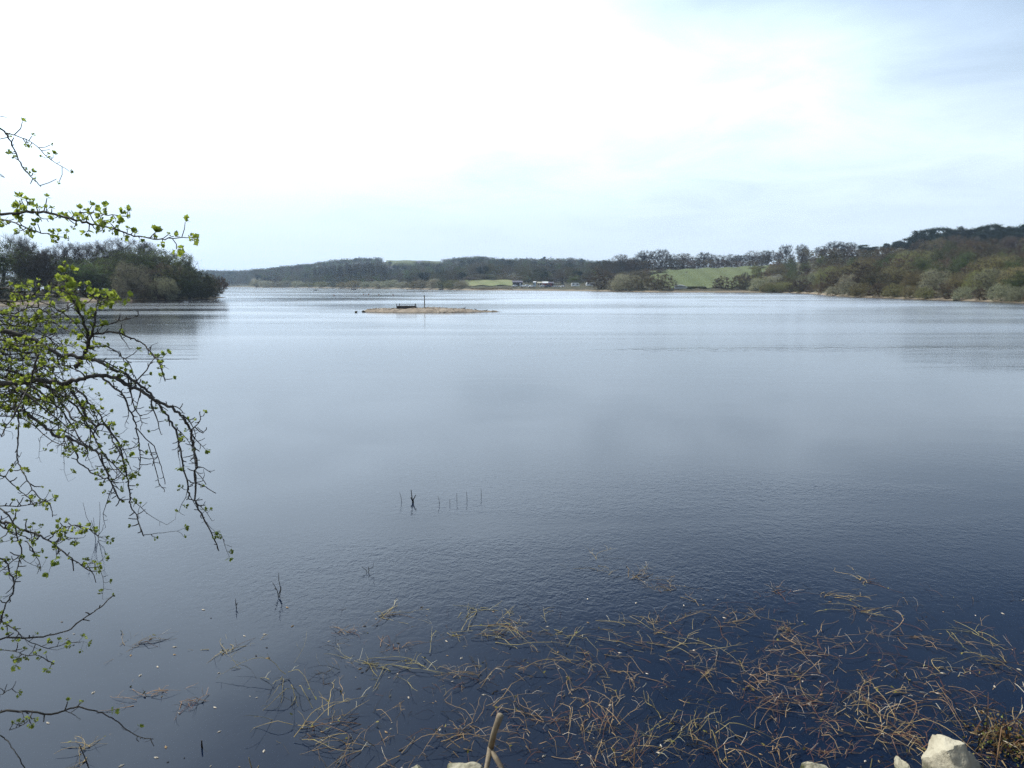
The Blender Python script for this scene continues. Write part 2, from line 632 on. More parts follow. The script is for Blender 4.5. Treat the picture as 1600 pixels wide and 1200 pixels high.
field('meadow', M['meadow'], 1014, 1206, lambda p: shore(p) + 26 + max(0, (1050 - p)) * 1.6, lambda p: 562 - max(0, 1060 - p) * 0.25, 0.5, 'green sloping meadow above the far shore')
field('pasture', M['pasture'], 728, 805, lambda p: shore(p) + 40, lambda p: shore(p) + 150, 0.5, 'small pale green field above the far shore')
field('hill_field', M['meadow'], 606, 690, lambda p: 1270, lambda p: 1520, 0.6, 'green field high on the far hill')

# wooded point on the near side: a landmass of its own
POINT = [(-700, 70), (-300, 96), (-100, 110), (0, 121), (60, 126), (120, 146), (170, 160), (250, 163), (300, 168), (330, 178), (345, 190), (356, 209)]


def point_shore(px):
    return float(np.interp(px, [p[0] for p in POINT], [p[1] for p in POINT]))


def point_depth(px):
    return float(np.interp(px, [-700, 150, 260, 320, 345, 356], [160, 120, 70, 36, 18, 4]))


def point_z(px, Y):
    s, d = point_shore(px), point_depth(px)
    u = Y - s
    e = min(u, d - u)
    top = 2.0 if px < 260 else float(np.interp(px, [260, 330, 356], [2.0, 1.0, 0.3]))
    return float(np.interp(e, [-12, 0, 6, 16, 40], [-1.8, 0, 0.5 * min(1, top), 0.62 * top, top]))


def build_point():
    pxs = [-700, -500, -300, -200, -100] + list(np.arange(-60, 357, 8.0)) + [358, 361]
    us = [-0.3, -0.1, 0, 0.03, 0.06, 0.1, 0.16, 0.25, 0.4, 0.6, 0.8, 0.92, 1.0, 1.15]
    mb = MB()
    v, f = [], []
    for px in pxs:
        s, d = point_shore(px), point_depth(px)
        for u in us:
            Y = s + u * max(d, 18) - (0 if d > 18 else (18 - d) / 2 * 1)
            z = point_z(min(px, 356), Y) if px <= 356 else -1.5
            wob = 0.9 * math.sin(px * 0.23) + 0.6 * math.sin(px * 0.61)
            v.append((xat(Y, px), Y + wob, z))
    n = len(us)
    for i in range(len(pxs) - 1):
        for j in range(n - 1):
            a = i * n + j
            f.append((a, a + n, a + n + 1, a + 1))
    mb.add(v, f)
    tag(mb.obj('wooded_point', M['ground'], smooth=True), 'low wooded point with a muddy beach', kind='structure')


build_point()

# water and lake bed
w = MB()
w.add([(-3400, -12, 0), (3400, -12, 0), (3400, 3400, 0), (-3400, 3400, 0)], [(0, 1, 2, 3)])
tag(w.obj('water', M['water']), 'calm lake water with light ripples', kind='structure')
w = MB()
w.add([(-3400, -12, -2.6), (3400, -12, -2.6), (3400, 3400, -2.6), (-3400, 3400, -2.6)], [(0, 1, 2, 3)])
tag(w.obj('lake_bed', M['mud']), 'muddy bed of the lake', kind='structure')


def bank_z(x, y):
    base = float(np.interp(y, [-8, -1, 1.0, 3.0, 4.9, 6.5, 9, 14], [2.2, 2.0, 1.8, 0.75, -0.1, -0.6, -1.3, -2.7]))
    return base + 0.06 * math.sin(x * 2.1 + y) * math.sin(y * 3.3 + x * 0.7) + 0.04 * math.sin(x * 5.3)


mb = MB()
xs, ys = np.arange(-14, 14.01, 0.28), np.arange(-8, 14.01, 0.3)
mb.add([(x, y, bank_z(x, y)) for x in xs for y in ys],
       [(i * len(ys) + j, (i + 1) * len(ys) + j, (i + 1) * len(ys) + j + 1, i * len(ys) + j + 1) for i in range(len(xs) - 1) for j in range(len(ys) - 1)])
tag(mb.obj('bank', M['soil'], smooth=True), 'stony bank sloping into the lake', kind='structure')

# ------------------------------------------------------------------ trees: a skeleton that grows to fill an envelope
KINDS = {
    # envelope, bark, twig material, leaf material, centres, twigs per centre, leaves per centre
    'oak': dict(c=(0, 0, .62), r=(.52, .52, .38), shell=.5, trunk=.26, n=280, tw=18, lf=0, tl=.105, twd=.0034, ls=.0, bark='bark', twig='twig_grey'),
    'tall': dict(c=(0, 0, .58), r=(.29, .29, .43), shell=.35, trunk=.58, n=220, tw=14, lf=0, tl=.105, twd=.0034, ls=.0, bark='bark', twig='twig_brown', up=.7),
    'bud': dict(c=(0, 0, .54), r=(.34, .34, .47), shell=.4, trunk=.5, n=130, tw=12, lf=52, tl=.075, twd=.0042, ls=.017, bark='bark', twig='twig_brown', leaf='leaf_bud', up=.5),
    'willow': dict(c=(0, 0, .38), r=(.66, .66, .60), shell=.5, trunk=.0, n=170, tw=16, lf=85, tl=.10, twd=.0055, ls=.020, bark='bark', twig='twig_brown', leaf='leaf_olive', stems=7, up=.4),
    'scrub': dict(c=(0, 0, .42), r=(.56, .56, .57), shell=.45, trunk=.0, n=170, tw=34, lf=14, tl=.10, twd=.0058, ls=.018, bark='bark', twig='twig_red', leaf='leaf_olive', stems=6, up=.5),
    'pine': dict(c=(0, 0, .66), r=(.30, .30, .33), shell=.6, trunk=.92, n=30, tw=0, lf=300, tl=.0, twd=.004, ls=.034, bark='bark', twig='twig_brown', leaf='leaf_pine', puff=.058, flat=.8),
    'thicket': dict(c=(0, 0, .44), r=(.54, .54, .56), shell=.45, trunk=.0, n=180, tw=22, lf=34, tl=.09, twd=.0050, ls=.018, bark='bark', twig='twig_grey', leaf='leaf_bud', stems=6, up=.7),
    'poplar': dict(c=(0, 0, .54), r=(.14, .14, .46), shell=.3, trunk=.9, n=100, tw=20, lf=24, tl=.11, twd=.0050, ls=.016, bark='bark_pale', twig='twig_grey', leaf='leaf_poplar', up=1.5),
    'pale': dict(c=(0, 0, .38), r=(.64, .64, .60), shell=.55, trunk=.0, n=170, tw=14, lf=85, tl=.09, twd=.0055, ls=.021, bark='bark', twig='twig_grey', leaf='leaf_pale', stems=7, up=.4),
    'blossom': dict(c=(0, 0, .42), r=(.58, .58, .57), shell=.6, trunk=.0, n=130, tw=14, lf=60, tl=.09, twd=.005, ls=.021, bark='bark', twig='twig_brown', leaf='blossom', stems=5, up=.4),
}


def grow(kind, seed, lod=1.0):
    K = KINDS[kind]
    rg = random.Random(seed * 131 + sum(ord(c) for c in kind))
    V = Vector
    rv = lambda s=1.0: V((rg.gauss(0, s), rg.gauss(0, s), rg.gauss(0, s)))
    nodes, par = [], []
    th = K['trunk']
    lean = V((rg.uniform(-.05, .05), rg.uniform(-.05, .05), 0))
    nodes.append(V((0, 0, -0.02)))
    par.append(-1)
    if th > 0:
        k = 8
        for i in range(1, k + 1):
            z = th * i / k
            nodes.append(V((lean.x * z * 3 + rg.gauss(0, .008), lean.y * z * 3 + rg.gauss(0, .008), z)))
            par.append(len(nodes) - 2)
    else:
        for s in range(K.get('stems', 6)):
            a = 2 * math.pi * (s + rg.random()) / K.get('stems', 6)
            sp = rg.uniform(.12, .5)
            last = 0
            for i in range(1, 4):
                u = i / 3 * .45
                nodes.append(V((math.cos(a) * sp * u, math.sin(a) * sp * u, u * .9)) + rv(.012))
                par.append(last)
                last = len(nodes) - 1
    # lumps make the outline uneven
    lumps = [(V((rg.gauss(0, 1), rg.gauss(0, 1), rg.gauss(0, .8))).normalized(), rg.uniform(-.22, .2)) for _ in range(9)]
    c, r = K['c'], K['r']
    n = max(8, int(K['n'] * lod))
    cen = []
    while len(cen) < n:
        d = rv().normalized()
        m = K['shell'] + (1 - K['shell']) * rg.random() ** .6
        if rg.random() < .3:
            m *= rg.random()
        k = 1 + sum(a * max(0, d.dot(l)) ** 3 for l, a in lumps)
        p = V((c[0] + lean.x + d.x * r[0] * m * k, c[1] + lean.y + d.y * r[1] * m * k, c[2] + d.z * r[2] * m * k))
        if p.z < (.04 if th == 0 else .16):
            continue
        cen.append(p)
    root = V((0, 0, th * .7))
    cen.sort(key=lambda p: (p - root).length)
    ends = []
    for p in cen:
        best, bd = 0, 1e9
        for i, q in enumerate(nodes):
            if i == 0 and th > 0:
                continue
            dz = q.z - p.z
            d = (p - q).length + .8 * max(0, dz + .03)
            if d < bd:
                best, bd = i, d
        q = nodes[best]
        mid = (p + q) / 2 + V((0, 0, .12 * (p - q).length * (1 if kind != 'pine' else -.5))) + rv(.07 * (p - q).length)
        nodes.append(mid)
        par.append(best)
        nodes.append(p)
        par.append(len(nodes) - 2)
        ends.append(len(nodes) - 1)
    cnt = [0] * len(nodes)
    for e in ends:
        i = e
        while i >= 0:
            cnt[i] += 1
            i = par[i]
    rad = [(.0021 * max(1, x) ** .5) * (1.0 if lod == 1 else 1.2) for x in cnt]
    tr = MB()
    for i in range(1, len(nodes)):
        a, b = nodes[par[i]], nodes[i]
        ra, rb = min(rad[par[i]], rad[i] * 1.5), rad[i]
        if rb < .006 and lod < 1:
            continue
        tr.tube([a, b], [ra, rb], 6 if rb > .012 else (4 if rb > .006 else 3), cap=False)
    cr = MB()
    up = K.get('up', .25)
    cc = V((0, 0, c[2] * .6))
    for p in cen:
        out = (p - cc)
        out.z *= .6
        out = out.normalized() if out.length > 1e-4 else V((0, 0, 1))
        for _ in range(max(1, int(K['tw'] * (lod ** .3))) if K['tw'] else 0):
            d = (out * .8 + V((0, 0, up)) + rv(.55)).normalized()
            L = K['tl'] * rg.uniform(.5, 1.35)
            wd = K['twd'] * rg.uniform(.6, 1.2) * (1 if lod == 1 else 2.2)
            s = d.cross(rv()).normalized() * (wd / 2)
            o = p + rv(K['tl'] * .16)
            e = o + d * L + rv(L * .08)
            mdl = o + d * L * .5 + rv(L * .07)
            cr.add([o - s, o + s, mdl + s * .7, mdl - s * .7, e], [(0, 1, 2, 3), (3, 2, 4)], 0)
            if lod == 1:
                for _k in range(2):
                    d2 = (d + rv(.5)).normalized()
                    L2 = L * rg.uniform(.3, .6)
                    o2 = o + (mdl - o) * rg.uniform(.5, 1)
                    s2 = d2.cross(rv()).normalized() * (wd * .4)
                    cr.add([o2 - s2, o2 + s2, o2 + d2 * L2], [(0, 1, 2)], 0)
        puff = K.get('puff', K['tl'] * .62)
        for _ in range(int(K['lf'] * (lod ** .5 if lod < 1 else 1))):
            g = rv(puff)
            if 'flat' in K:
                g.z *= K['flat']
            q = p + g + out * K['tl'] * .35
            d = (rv() + V((0, 0, .4))).normalized()
            s = d.cross(rv()).normalized()
            L = K['ls'] * rg.uniform(.6, 1.4) * (1 if lod == 1 else 1.9)
            cr.add([q - s * L * .35, q + d * L * .5 + s * L * .1, q + s * L * .4 + d * L * .1, q - d * L * .45], [(0, 3, 2, 1)], 1)
    return tr, cr, K


PROTO = {}


def proto(kind, var):
    key = (kind, var)
    if key not in PROTO:
        tr, cr, K = grow(kind, var)
        mats = [M[K['twig']], M[K.get('leaf', K['twig'])]]
        zs = max(v[2] for v in cr.v)
        rx = np.percentile([math.hypot(v[0], v[1]) for v in cr.v], 97)
        PROTO[key] = (tr.mesh(kind + '_trunk', M[K['bark']]), cr.mesh(kind + '_crown', mats), zs, rx)
    return PROTO[key]


NAMES = {'oak': ('bare_oak', 'tree'), 'tall': ('bare_tree', 'tree'), 'bud': ('budding_tree', 'tree'), 'willow': ('willow_bush', 'bush'),
         'scrub': ('scrub_bush', 'bush'), 'pine': ('pine_tree', 'tree'), 'poplar': ('poplar_tree', 'tree'), 'pale': ('sallow_bush', 'bush'), 'blossom': ('blossoming_bush', 'bush')}
NAMES['thicket'] = ('thicket_bush', 'bush')
NVAR = {'thicket': 4, 'oak': 4, 'tall': 4, 'bud': 4, 'willow': 4, 'scrub': 4, 'pine': 3, 'poplar': 3, 'pale': 3, 'blossom': 2}
TREES = []


def tree(kind, x, y, z, h, label, group=None, width=None, rs=None, var=None):
    rs = rs or rnd
    var = rs.randrange(NVAR[kind]) if var is None else var
    tm, cm, zs, rx = proto(kind, var)
    nm, cat = NAMES[kind]
    t = thing(nm, (x, y, z), label, cat, group, rs.uniform(0, 6.28))
    s = h / zs
    sx = s * rs.uniform(.88, 1.14) if width is None else width / 2 / rx
    t.scale = (sx, sx * rs.uniform(.92, 1.08), s)
    link('trunk' if kind in ('oak', 'tall', 'bud', 'pine', 'poplar') else 'stems', tm, t)
    link('crown', cm, t)
    TREES.append(t)
    return t


def far_tree(kind, px, Y, top, label, group=None, wpx=None, zf=None, **kw):
    """tree on the far shore whose top stands at height row `top` seen from the path"""
    z = (zf or gz)(px, Y) - .1
    h = max(2.0, zat(Y, top) - z)
    return tree(kind, xat(Y, px), Y, z, h, label, group, None if wpx is None else wpx * Y / FPX, **kw)


# -- the wooded point
G = 'trees on the wooded point'
KN_ = {'tall': 'tall bare grey tree', 'bud': 'green-hazed tree', 'scrub': 'dark brown bush', 'thicket': 'dark grey-green bush', 'willow': 'olive bush', 'oak': 'bare spreading tree'}


def point_label(kd, px, dy):
    w = ('beyond the near leafy twigs' if px < 30 else 'behind the muddy beach' if px < 92 else 'among the tall bare stems' if px < 142 else 'just before the rounded sallow' if px < 196 else
         'right behind the rounded sallow' if px < 225 else 'between the two sallows' if px < 256 else 'above the smaller sallow' if px < 290 else 'close to the tip')
    w = w.replace('right behind', 'close behind')
    return KN_[kd] + (' at the shore' if dy < 15 else ' deep in the wood' if dy > 32 else ' in the wood') + ' on the point ' + w


PT = [  # kind, column, extra distance, top row, width in px
    ('bud', -160, 25, 352, 110), ('tall', -100, 22, 356, 80), ('bud', -50, 26, 350, 100), ('bud', 8, 22, 362, 95), ('tall', 38, 30, 360, 62), ('bud', 66, 46, 378, 80), ('tall', 62, 18, 381, 60),
    ('tall', 78, 14, 381, 64), ('bud', 100, 40, 390, 75), ('tall', 108, 34, 374, 62), ('tall', 134, 42, 376, 64), ('bud', 122, 20, 402, 78), ('tall', 160, 38, 373, 66),
    ('bud', 150, 24, 402, 76), ('tall', 184, 40, 372, 60), ('bud', 182, 26, 396, 80), ('oak', 208, 40, 367, 86), ('tall', 232, 44, 372, 60), ('bud', 205, 28, 382, 88),
    ('bud', 236, 30, 384, 86), ('bud', 262, 28, 388, 70), ('bud', 286, 24, 391, 60), ('bud', 300, 20, 396, 44),
    ('thicket', -120, 10, 425, 120), ('thicket', -40, 12, 428, 110), ('thicket', 20, 14, 430, 100), ('scrub', 95, 16, 432, 60), ('thicket', 148, 14, 420, 74), ('thicket', 180, 10, 424, 74),
    ('thicket', 228, 12, 410, 70), ('scrub', 262, 11, 408, 74), ('thicket', 284, 7, 412, 66), ('thicket', 306, 6, 414, 60), ('thicket', 322, 5, 422, 50),
    ('scrub', 246, 3, 436, 50), ('thicket', 300, 3, 432, 50), ('thicket', 170, 5, 446, 44), ('willow', 228, 3, 444, 44), ('thicket', 272, 3, 442, 44), ('scrub', 318, 3, 440, 40),
]
for kd, px, dy, top, wp in PT:
    far_tree(kd, px, point_shore(px) + dy, top, point_label(kd, px, dy), G, wp * (.86 if kd == 'tall' else 1.05), point_z)
far_tree('pale', 211, point_shore(211) + 2.5, 404, 'rounded grey-green sallow bush bulging from the wooded point', None, 62, point_z)
far_tree('pale', 262, point_shore(262) + 1.5, 431, 'smaller pale sallow bush at the water edge of the wooded point', None, 46, point_z)
far_tree('scrub', 336, point_shore(336) + 8, 427, 'dark leaning bush at the very tip of the wooded point', None, 46, point_z)
far_tree('oak', 340, point_shore(340) + 10, 430, 'small dark tree overhanging the water at the point tip', None, 34, point_z)

# -- hillside across the water
SKY_X = [1180, 1200, 1230, 1250, 1290, 1310, 1335, 1350, 1400, 1412, 1425, 1450, 1480, 1500, 1560, 1600, 1700]
SKY_Y = [396, 391, 388, 385, 382, 379, 385, 382, 375, 366, 359, 354, 352, 353, 352, 350, 348]
HL = {'scrub': ('reddish brown bush in the wood on the hillside', 'brown bushes on the hillside'),
      'willow': ('olive willow bush on the lower slope of the hillside', 'olive willows on the hillside'),
      'pale': ('pale grey-green sallow bush on the lower slope of the hillside', 'pale sallows on the hillside'),
      'tall': ('bare brown tree in the wood on the hillside', 'bare trees on the hillside'),
      'bud': ('tree hazed with new green leaf on the hillside', 'budding trees on the hillside'),
      'pine': ('dark pine in the plantation on top of the hill', 'pines on the hilltop')}
hr = random.Random(31)


def hill_label(kd, px, Y):
    f = (Y - shore(px)) / (float(np.interp(px, [1180, 1300, 1420, 1500, 1700], [600, 560, 490, 455, 430])) - shore(px))
    lev = 'at the shore' if f < .09 else ('just behind the shore bushes' if f < .2 else ('on the lower slope' if f < .34 else ('halfway up' if f < .58 else 'high up')))
    seg = ('by the meadow corner' if px < 1240 else 'under the round-headed skyline trees' if px < 1330 else 'below the shoulder of the pines' if px < 1405 else
           'under the first tall pines' if px < 1470 else 'under the middle of the pines' if px < 1535 else 'beside the fresh green bush' if px < 1602 else 'beyond the fresh green bush')
    kn = {'scrub': 'reddish brown bush', 'willow': 'olive willow bush', 'pale': 'pale grey-green sallow', 'tall': 'bare brown tree', 'bud': 'tree in new green leaf', 'pine': 'dark pine'}[kd]
    return kn + ' ' + lev + ' ' + seg


def hill_tree(kd, px, Y, h, wp=None):
    z = gz(px, Y) - .1
    top = 445 - (z + h - CAM_H) / Y * FPX
    lim = float(np.interp(px, SKY_X, SKY_Y)) + (float(np.interp(px, [1330, 1360, 1410, 1440, 1700], [3, 6, 9, 15, 15])))
    if top < lim:
        h = zat(Y, lim + hr.uniform(0, 5)) - z
    if h < 2.5:
        return
    t = tree(kd, xat(Y, px), Y, z, h, hill_label(kd, px, Y), HL[kd][1], None, rs=hr)
    t.scale = (t.scale[0] * 1.22, t.scale[1] * 1.22, t.scale[2])


# rows from the shore to the ridge
for frac, hlo, hhi, kinds, step in (
        (0.0, 3.0, 4.8, 'willow scrub pale willow', 6.5), (0.06, 5, 7, 'willow willow pale scrub', 8), (0.15, 6, 8.5, 'willow scrub willow bud', 9.5), (0.26, 6.5, 9, 'scrub willow scrub bud pale', 11),
        (0.38, 7, 10, 'scrub scrub bud willow', 12), (0.52, 8, 11, 'scrub tall scrub bud', 13), (0.68, 8.5, 12, 'scrub tall scrub', 14), (0.86, 9, 13, 'tall scrub scrub', 15)):
    kinds = kinds.split()
    px = 1188 + hr.uniform(0, 10)
    while px < 1690:
        s = shore(px)
        ridge = float(np.interp(px, [1180, 1300, 1420, 1500, 1700], [600, 560, 490, 455, 430]))
        Y = s + 3.2 + (ridge - s) * frac + hr.uniform(-1, 1) * (0.6 + 10 * frac)
        if not (px < 1206 and 60 < Y - s and Y < 560):
            kd = kinds[hr.randrange(len(kinds))]
            if px > 1520 and frac > .18 and hr.random() < .55:
                kd = 'scrub'
            hh = hr.uniform(hlo, hhi)
            hill_tree(kd, px, Y, hh, None)
        px += step * hr.uniform(.8, 1.25) * FPX / (Y * 1.0) * 0.62
# pines along the crest
for px in range(1405, 1700, 9):
    far_tree('thicket', px + hr.uniform(-3, 3), 500 - (px - 1405) * .12, float(np.interp(px, SKY_X, SKY_Y)) + hr.uniform(13, 19), 'dark undergrowth bush between the pine trunks ' + ('where the skyline climbs' if px < 1445 else 'near the highest stretch of the crest' if px < 1530 else 'above the fresh green bush'), 'undergrowth beneath the pines', 20, rs=hr)


def pine_label(px, top):
    if px < 1400:
        return 'small dark pine on the shoulder where the plantation begins'
    a = 'on the crest of the hill' if top < 362 else 'in the front of the hilltop plantation'
    b = 'where the skyline climbs' if px < 1445 else ('near its highest stretch' if px < 1530 else 'above the fresh green bush')
    return 'dark pine ' + a + ' ' + b


for px, top, Y, wp in ((1340, 384, 560, 26), (1358, 381, 570, 26), (1376, 378, 560, 26), (1394, 376, 555, 26), (1412, 371, 500, 30), (1424, 364, 480, 36), (1436, 360, 490, 34), (1452, 353, 470, 36),
                       (1470, 353, 480, 34), (1486, 351, 470, 34), (1503, 354, 465, 34), (1518, 350, 465, 34), (1534, 352, 460, 34), (1549, 351, 455, 34), (1566, 353, 450, 34), (1580, 349, 450, 36),
                       (1596, 351, 445, 36), (1614, 348, 440, 38), (1432, 372, 455, 36), (1418, 378, 462, 34), (1448, 370, 450, 38), (1466, 367, 445, 36), (1484, 366, 440, 36), (1444, 384, 430, 34), (1425, 388, 440, 30),
                       (1500, 365, 440, 34), (1520, 364, 435, 36), (1545, 366, 430, 34), (1575, 364, 430, 36), (1600, 366, 425, 36), (1460, 388, 415, 32)):
    z = gz(px, Y) - .1
    tree('pine', xat(Y, px), Y, z, max(6, zat(Y, top + hr.uniform(-3, 5)) - z), pine_label(px, top), HL['pine'][1], wp * hr.uniform(.75, 1.05) * Y / FPX, rs=hr)
# bare round-headed trees standing clear on the skyline
for px, top, Y, wp in ((1222, 381, 600, 24), (1247, 380, 600, 22), (1300, 376, 585, 34), (1316, 378, 580, 30), (1195, 390, 600, 26), (1278, 384, 590, 26)):
    far_tree('oak', px, Y, top, 'bare round-headed tree on the skyline above the hillside', 'round-headed trees on the hillside skyline', wp, rs=hr)
far_tree('bud', 1588, shore(1588) + 9, 421, 'fresh green rounded bush by the shore of the hillside', None, 56, rs=hr)
far_tree('blossom', 1208, 352, 426, 'cream blossoming bush beside the top of the pebble shore', None, 26, rs=hr)
far_tree('blossom', 1266, 330, 420, 'small cream blossoming bush low on the hillside', None, 16, rs=hr)

# -- tree line above the meadow
for kd, px, top, Y, wp in (('tall', 948, 404, 600, 26), ('tall', 966, 396, 590, 36), ('oak', 1003, 389, 600, 36), ('oak', 1029, 388, 590, 32), ('tall', 985, 402, 610, 30), ('tall', 1046, 396, 610, 26), ('tall', 1062, 395, 615, 34),
                           ('oak', 1082, 401, 620, 30), ('oak', 1096, 393, 615, 30), ('oak', 1116, 397, 620, 32), ('oak', 1138, 396, 625, 34), ('oak', 1155, 397, 620, 26), ('tall', 1174, 391, 620, 30), ('tall', 1186, 393, 610, 30)):
    far_tree(kd, px, Y, top, 'bare tree in the row along the top of the meadow', 'bare trees above the meadow', wp, rs=hr)
for px in range(944, 1190, 12):
    far_tree('scrub', px, 585, 404 + hr.uniform(-1, 6), 'brown thicket bush along the top of the meadow ' + ('under the tall bare pair' if px < 980 else 'under the two bare oaks' if px < 1040 else 'next to the oaks' if px < 1080 else 'above the white hull' if px < 1125 else 'above the upright shore bushes' if px < 1165 else 'at the hillside corner'), 'thicket above the meadow', 24, rs=hr)
for kd, px, top, dy, wp, lb in (('scrub', 938, 416, 14, 40, 'tall dark bush at the meadow end nearest the boatyard'), ('pale', 977, 426, 10, 50, 'grey sallow bush by the shore below the bare trees'),
                                ('scrub', 1002, 425, 14, 50, 'brown bush between two sallows below the bare trees'), ('pale', 960, 438, 5, 30, 'low grey sallow bush at the shore by the boatyard'),
                                ('scrub', 1028, 426, 12, 48, 'spreading dark bush with bare legs beside the white hull'), ('scrub', 958, 424, 40, 36, 'brown thicket bush behind the shore sallows'),
                                ('scrub', 1125, 430, 16, 30, 'dark bush with bare stems on the meadow edge by the shore'), ('scrub', 1153, 425, 18, 26, 'upright dark bush on the meadow edge nearest the hillside'),
                                ('scrub', 1168, 424, 14, 26, 'dark bush between the meadow and the cream blossom'), ('pale', 1182, 432, 8, 30, 'pale sallow bush on the shore under the meadow corner'),
                                ('willow', 1200, 440, 5, 30, 'low olive willow bush on the shore below the cream blossom'), ('willow', 1225, 438, 6, 30, 'low olive willow bush on the shore where the hillside begins'),
                                ('scrub', 1250, 434, 8, 34, 'brown bush on the shore where the hillside begins')):
    far_tree(kd, px, shore(px) + dy, top, lb, None, wp * 1.1, rs=hr)

# -- bushes on the far shore, poplars behind
for px, top, wp in ((404, 436, 20), (420, 437, 20), (436, 438, 18), (452, 437, 20), (470, 438, 22), (487, 439, 22), (505, 439, 22), (522, 441, 20), (540, 440, 22), (556, 437, 26), (575, 439, 22), (594, 438, 24), (612, 436, 26),
                    (630, 440, 20), (648, 438, 22), (662, 436, 24), (678, 434, 24), (693, 436, 24), (708, 436, 26), (722, 438, 26)):
    far_tree(hr.choice(['willow', 'pale', 'pale', 'thicket']), px, shore(px) + 12, top, 'rounded grey-green bush in the line along the far shore', 'bushes along the far shore', wp * 1.15, rs=hr)
for i, px in enumerate(range(496, 610, 6)):
    far_tree('poplar', px + hr.uniform(-1.5, 1.5), shore(px) + 90 + 25 * (i % 3), 411 + hr.uniform(-1.5, 3) - (2 if px > 540 else -2), 'tall slim poplar in the pale plantation on the far shore', 'poplars in the plantation', 11, rs=hr)
for px, top, dy, wp in ((752, 428, 150, 26), (770, 429, 155, 26), (790, 428, 150, 24), (735, 432, 120, 26), (812, 432, 120, 22), (826, 434, 100, 20), (845, 430, 110, 22), (862, 432, 90, 26), (880, 428, 90, 30), (900, 430, 80, 28), (918, 426, 70, 28)):
    far_tree(hr.choice(['bud', 'scrub', 'tall']), px, shore(px) + dy, top, 'small tree at the foot of the wood ' + ('behind the small pale field' if px < 800 else 'behind the dark shed' if px < 840 else 'behind the red huts' if px < 870 else 'behind the caravans'), 'trees behind the boatyard', wp * 1.2, rs=hr)

# -- the far wood that reads as one mass: one object, real geometry
LOD = {}
for kd in ('tall', 'oak', 'scrub', 'bud', 'pine'):
    for v in range(3):
        tr, cr, K = grow(kd, 20 + v, 0.3)
        va = np.array(tr.v + cr.v)
        fa = tr.f + [tuple(i + len(tr.v) for i in q) for q in cr.f]
        va[:, 2] /= va[:, 2].max()
        LOD[(kd, v)] = (va, fa, [0] * len(tr.f) + [(1 if m == 0 else 2) for m in cr.m])
WM = [M['bark'], M['twig_brown'], M['leaf_bud'], M['twig_grey'], M['leaf_pine'], M['twig_red']]
wr = random.Random(5)
WS_X = [300, 330, 360, 395, 400, 430, 470, 500, 520, 560, 580, 600, 612, 690, 700, 725, 750, 770, 800, 830, 870, 900, 930, 950, 985]
WS_Y = [423, 421, 421, 420, 419, 416, 413, 409, 406, 402, 400.5, 403, 408, 408, 404, 401, 399, 402, 404, 402.5, 401, 403, 406, 402, 404]


def in_fields(px, Y):
    return (600 < px < 693 and 1255 < Y < 1540) or (722 < px < 812 and Y < shore(px) + 165) or (px > 940 and Y < 575) or (797 <= px < 940 and Y < shore(px) + 75)


def build_wood():
    vs, fs, ms = [], [], []
    off = 0
    n = 0
    for row in range(34):
        fr = (row / 33) ** 1.1
        px = 296 + wr.uniform(0, 6)
        while px < 990:
            s = shore(px)
            ridge = float(np.interp(px, [300, 395, 405, 520, 700, 930, 990], [1700, 1650, 1500, 1520, 1540, 1250, 900]))
            Y = s + 22 + (ridge - s - 22) * fr + wr.uniform(-14, 14) * min(1, fr * 4)
            px += (10.5 if fr > .05 else 8) * wr.uniform(.7, 1.3) * FPX / Y * 0.9
            if in_fields(px, Y):
                continue
            z = gz(px, Y) - .2
            h = wr.uniform(8, 14)
            lim = float(np.interp(px, WS_X, WS_Y)) + wr.uniform(-1.0, 3.0)
            top = 445 - (z + h - CAM_H) / Y * FPX
            if top < lim:
                h = zat(Y, lim) - z
            if h < 3:
                continue
            kd = wr.choice(['tall', 'tall', 'oak', 'scrub', 'scrub', 'bud', 'tall'])
            if wr.random() < .07:
                kd = 'pine'
            va, fa, ma = LOD[(kd, wr.randrange(3))]
            sx = h * wr.uniform(.95, 1.35)
            a = wr.uniform(0, 6.28)
            ca, sa = math.cos(a), math.sin(a)
            q = np.empty_like(va)
            q[:, 0] = (va[:, 0] * ca - va[:, 1] * sa) * sx + xat(Y, px)
            q[:, 1] = (va[:, 0] * sa + va[:, 1] * ca) * sx + Y
            q[:, 2] = va[:, 2] * h + z
            vs.append(q)
            fs.extend(tuple(i + off for i in t) for t in fa)
            tw = wr.choice([1, 3, 5])
            lf = 4 if kd == 'pine' else 2
            ms.extend(0 if m == 0 else (tw if m == 1 else lf) for m in ma)
            off += len(va)
            n += 1
    me = bpy.data.meshes.new('distant_wood')
    me.from_pydata(np.concatenate(vs).tolist(), [], fs)
    for m in WM:
        me.materials.append(m)
    me.polygons.foreach_set('material_index', ms)
    me.update()
    o = link('distant_wood', me)
    tag(o, 'bare spring wood covering the far hills', 'wood', kind='stuff')
    print('distant wood trees', n, 'faces', len(fs))


build_wood()

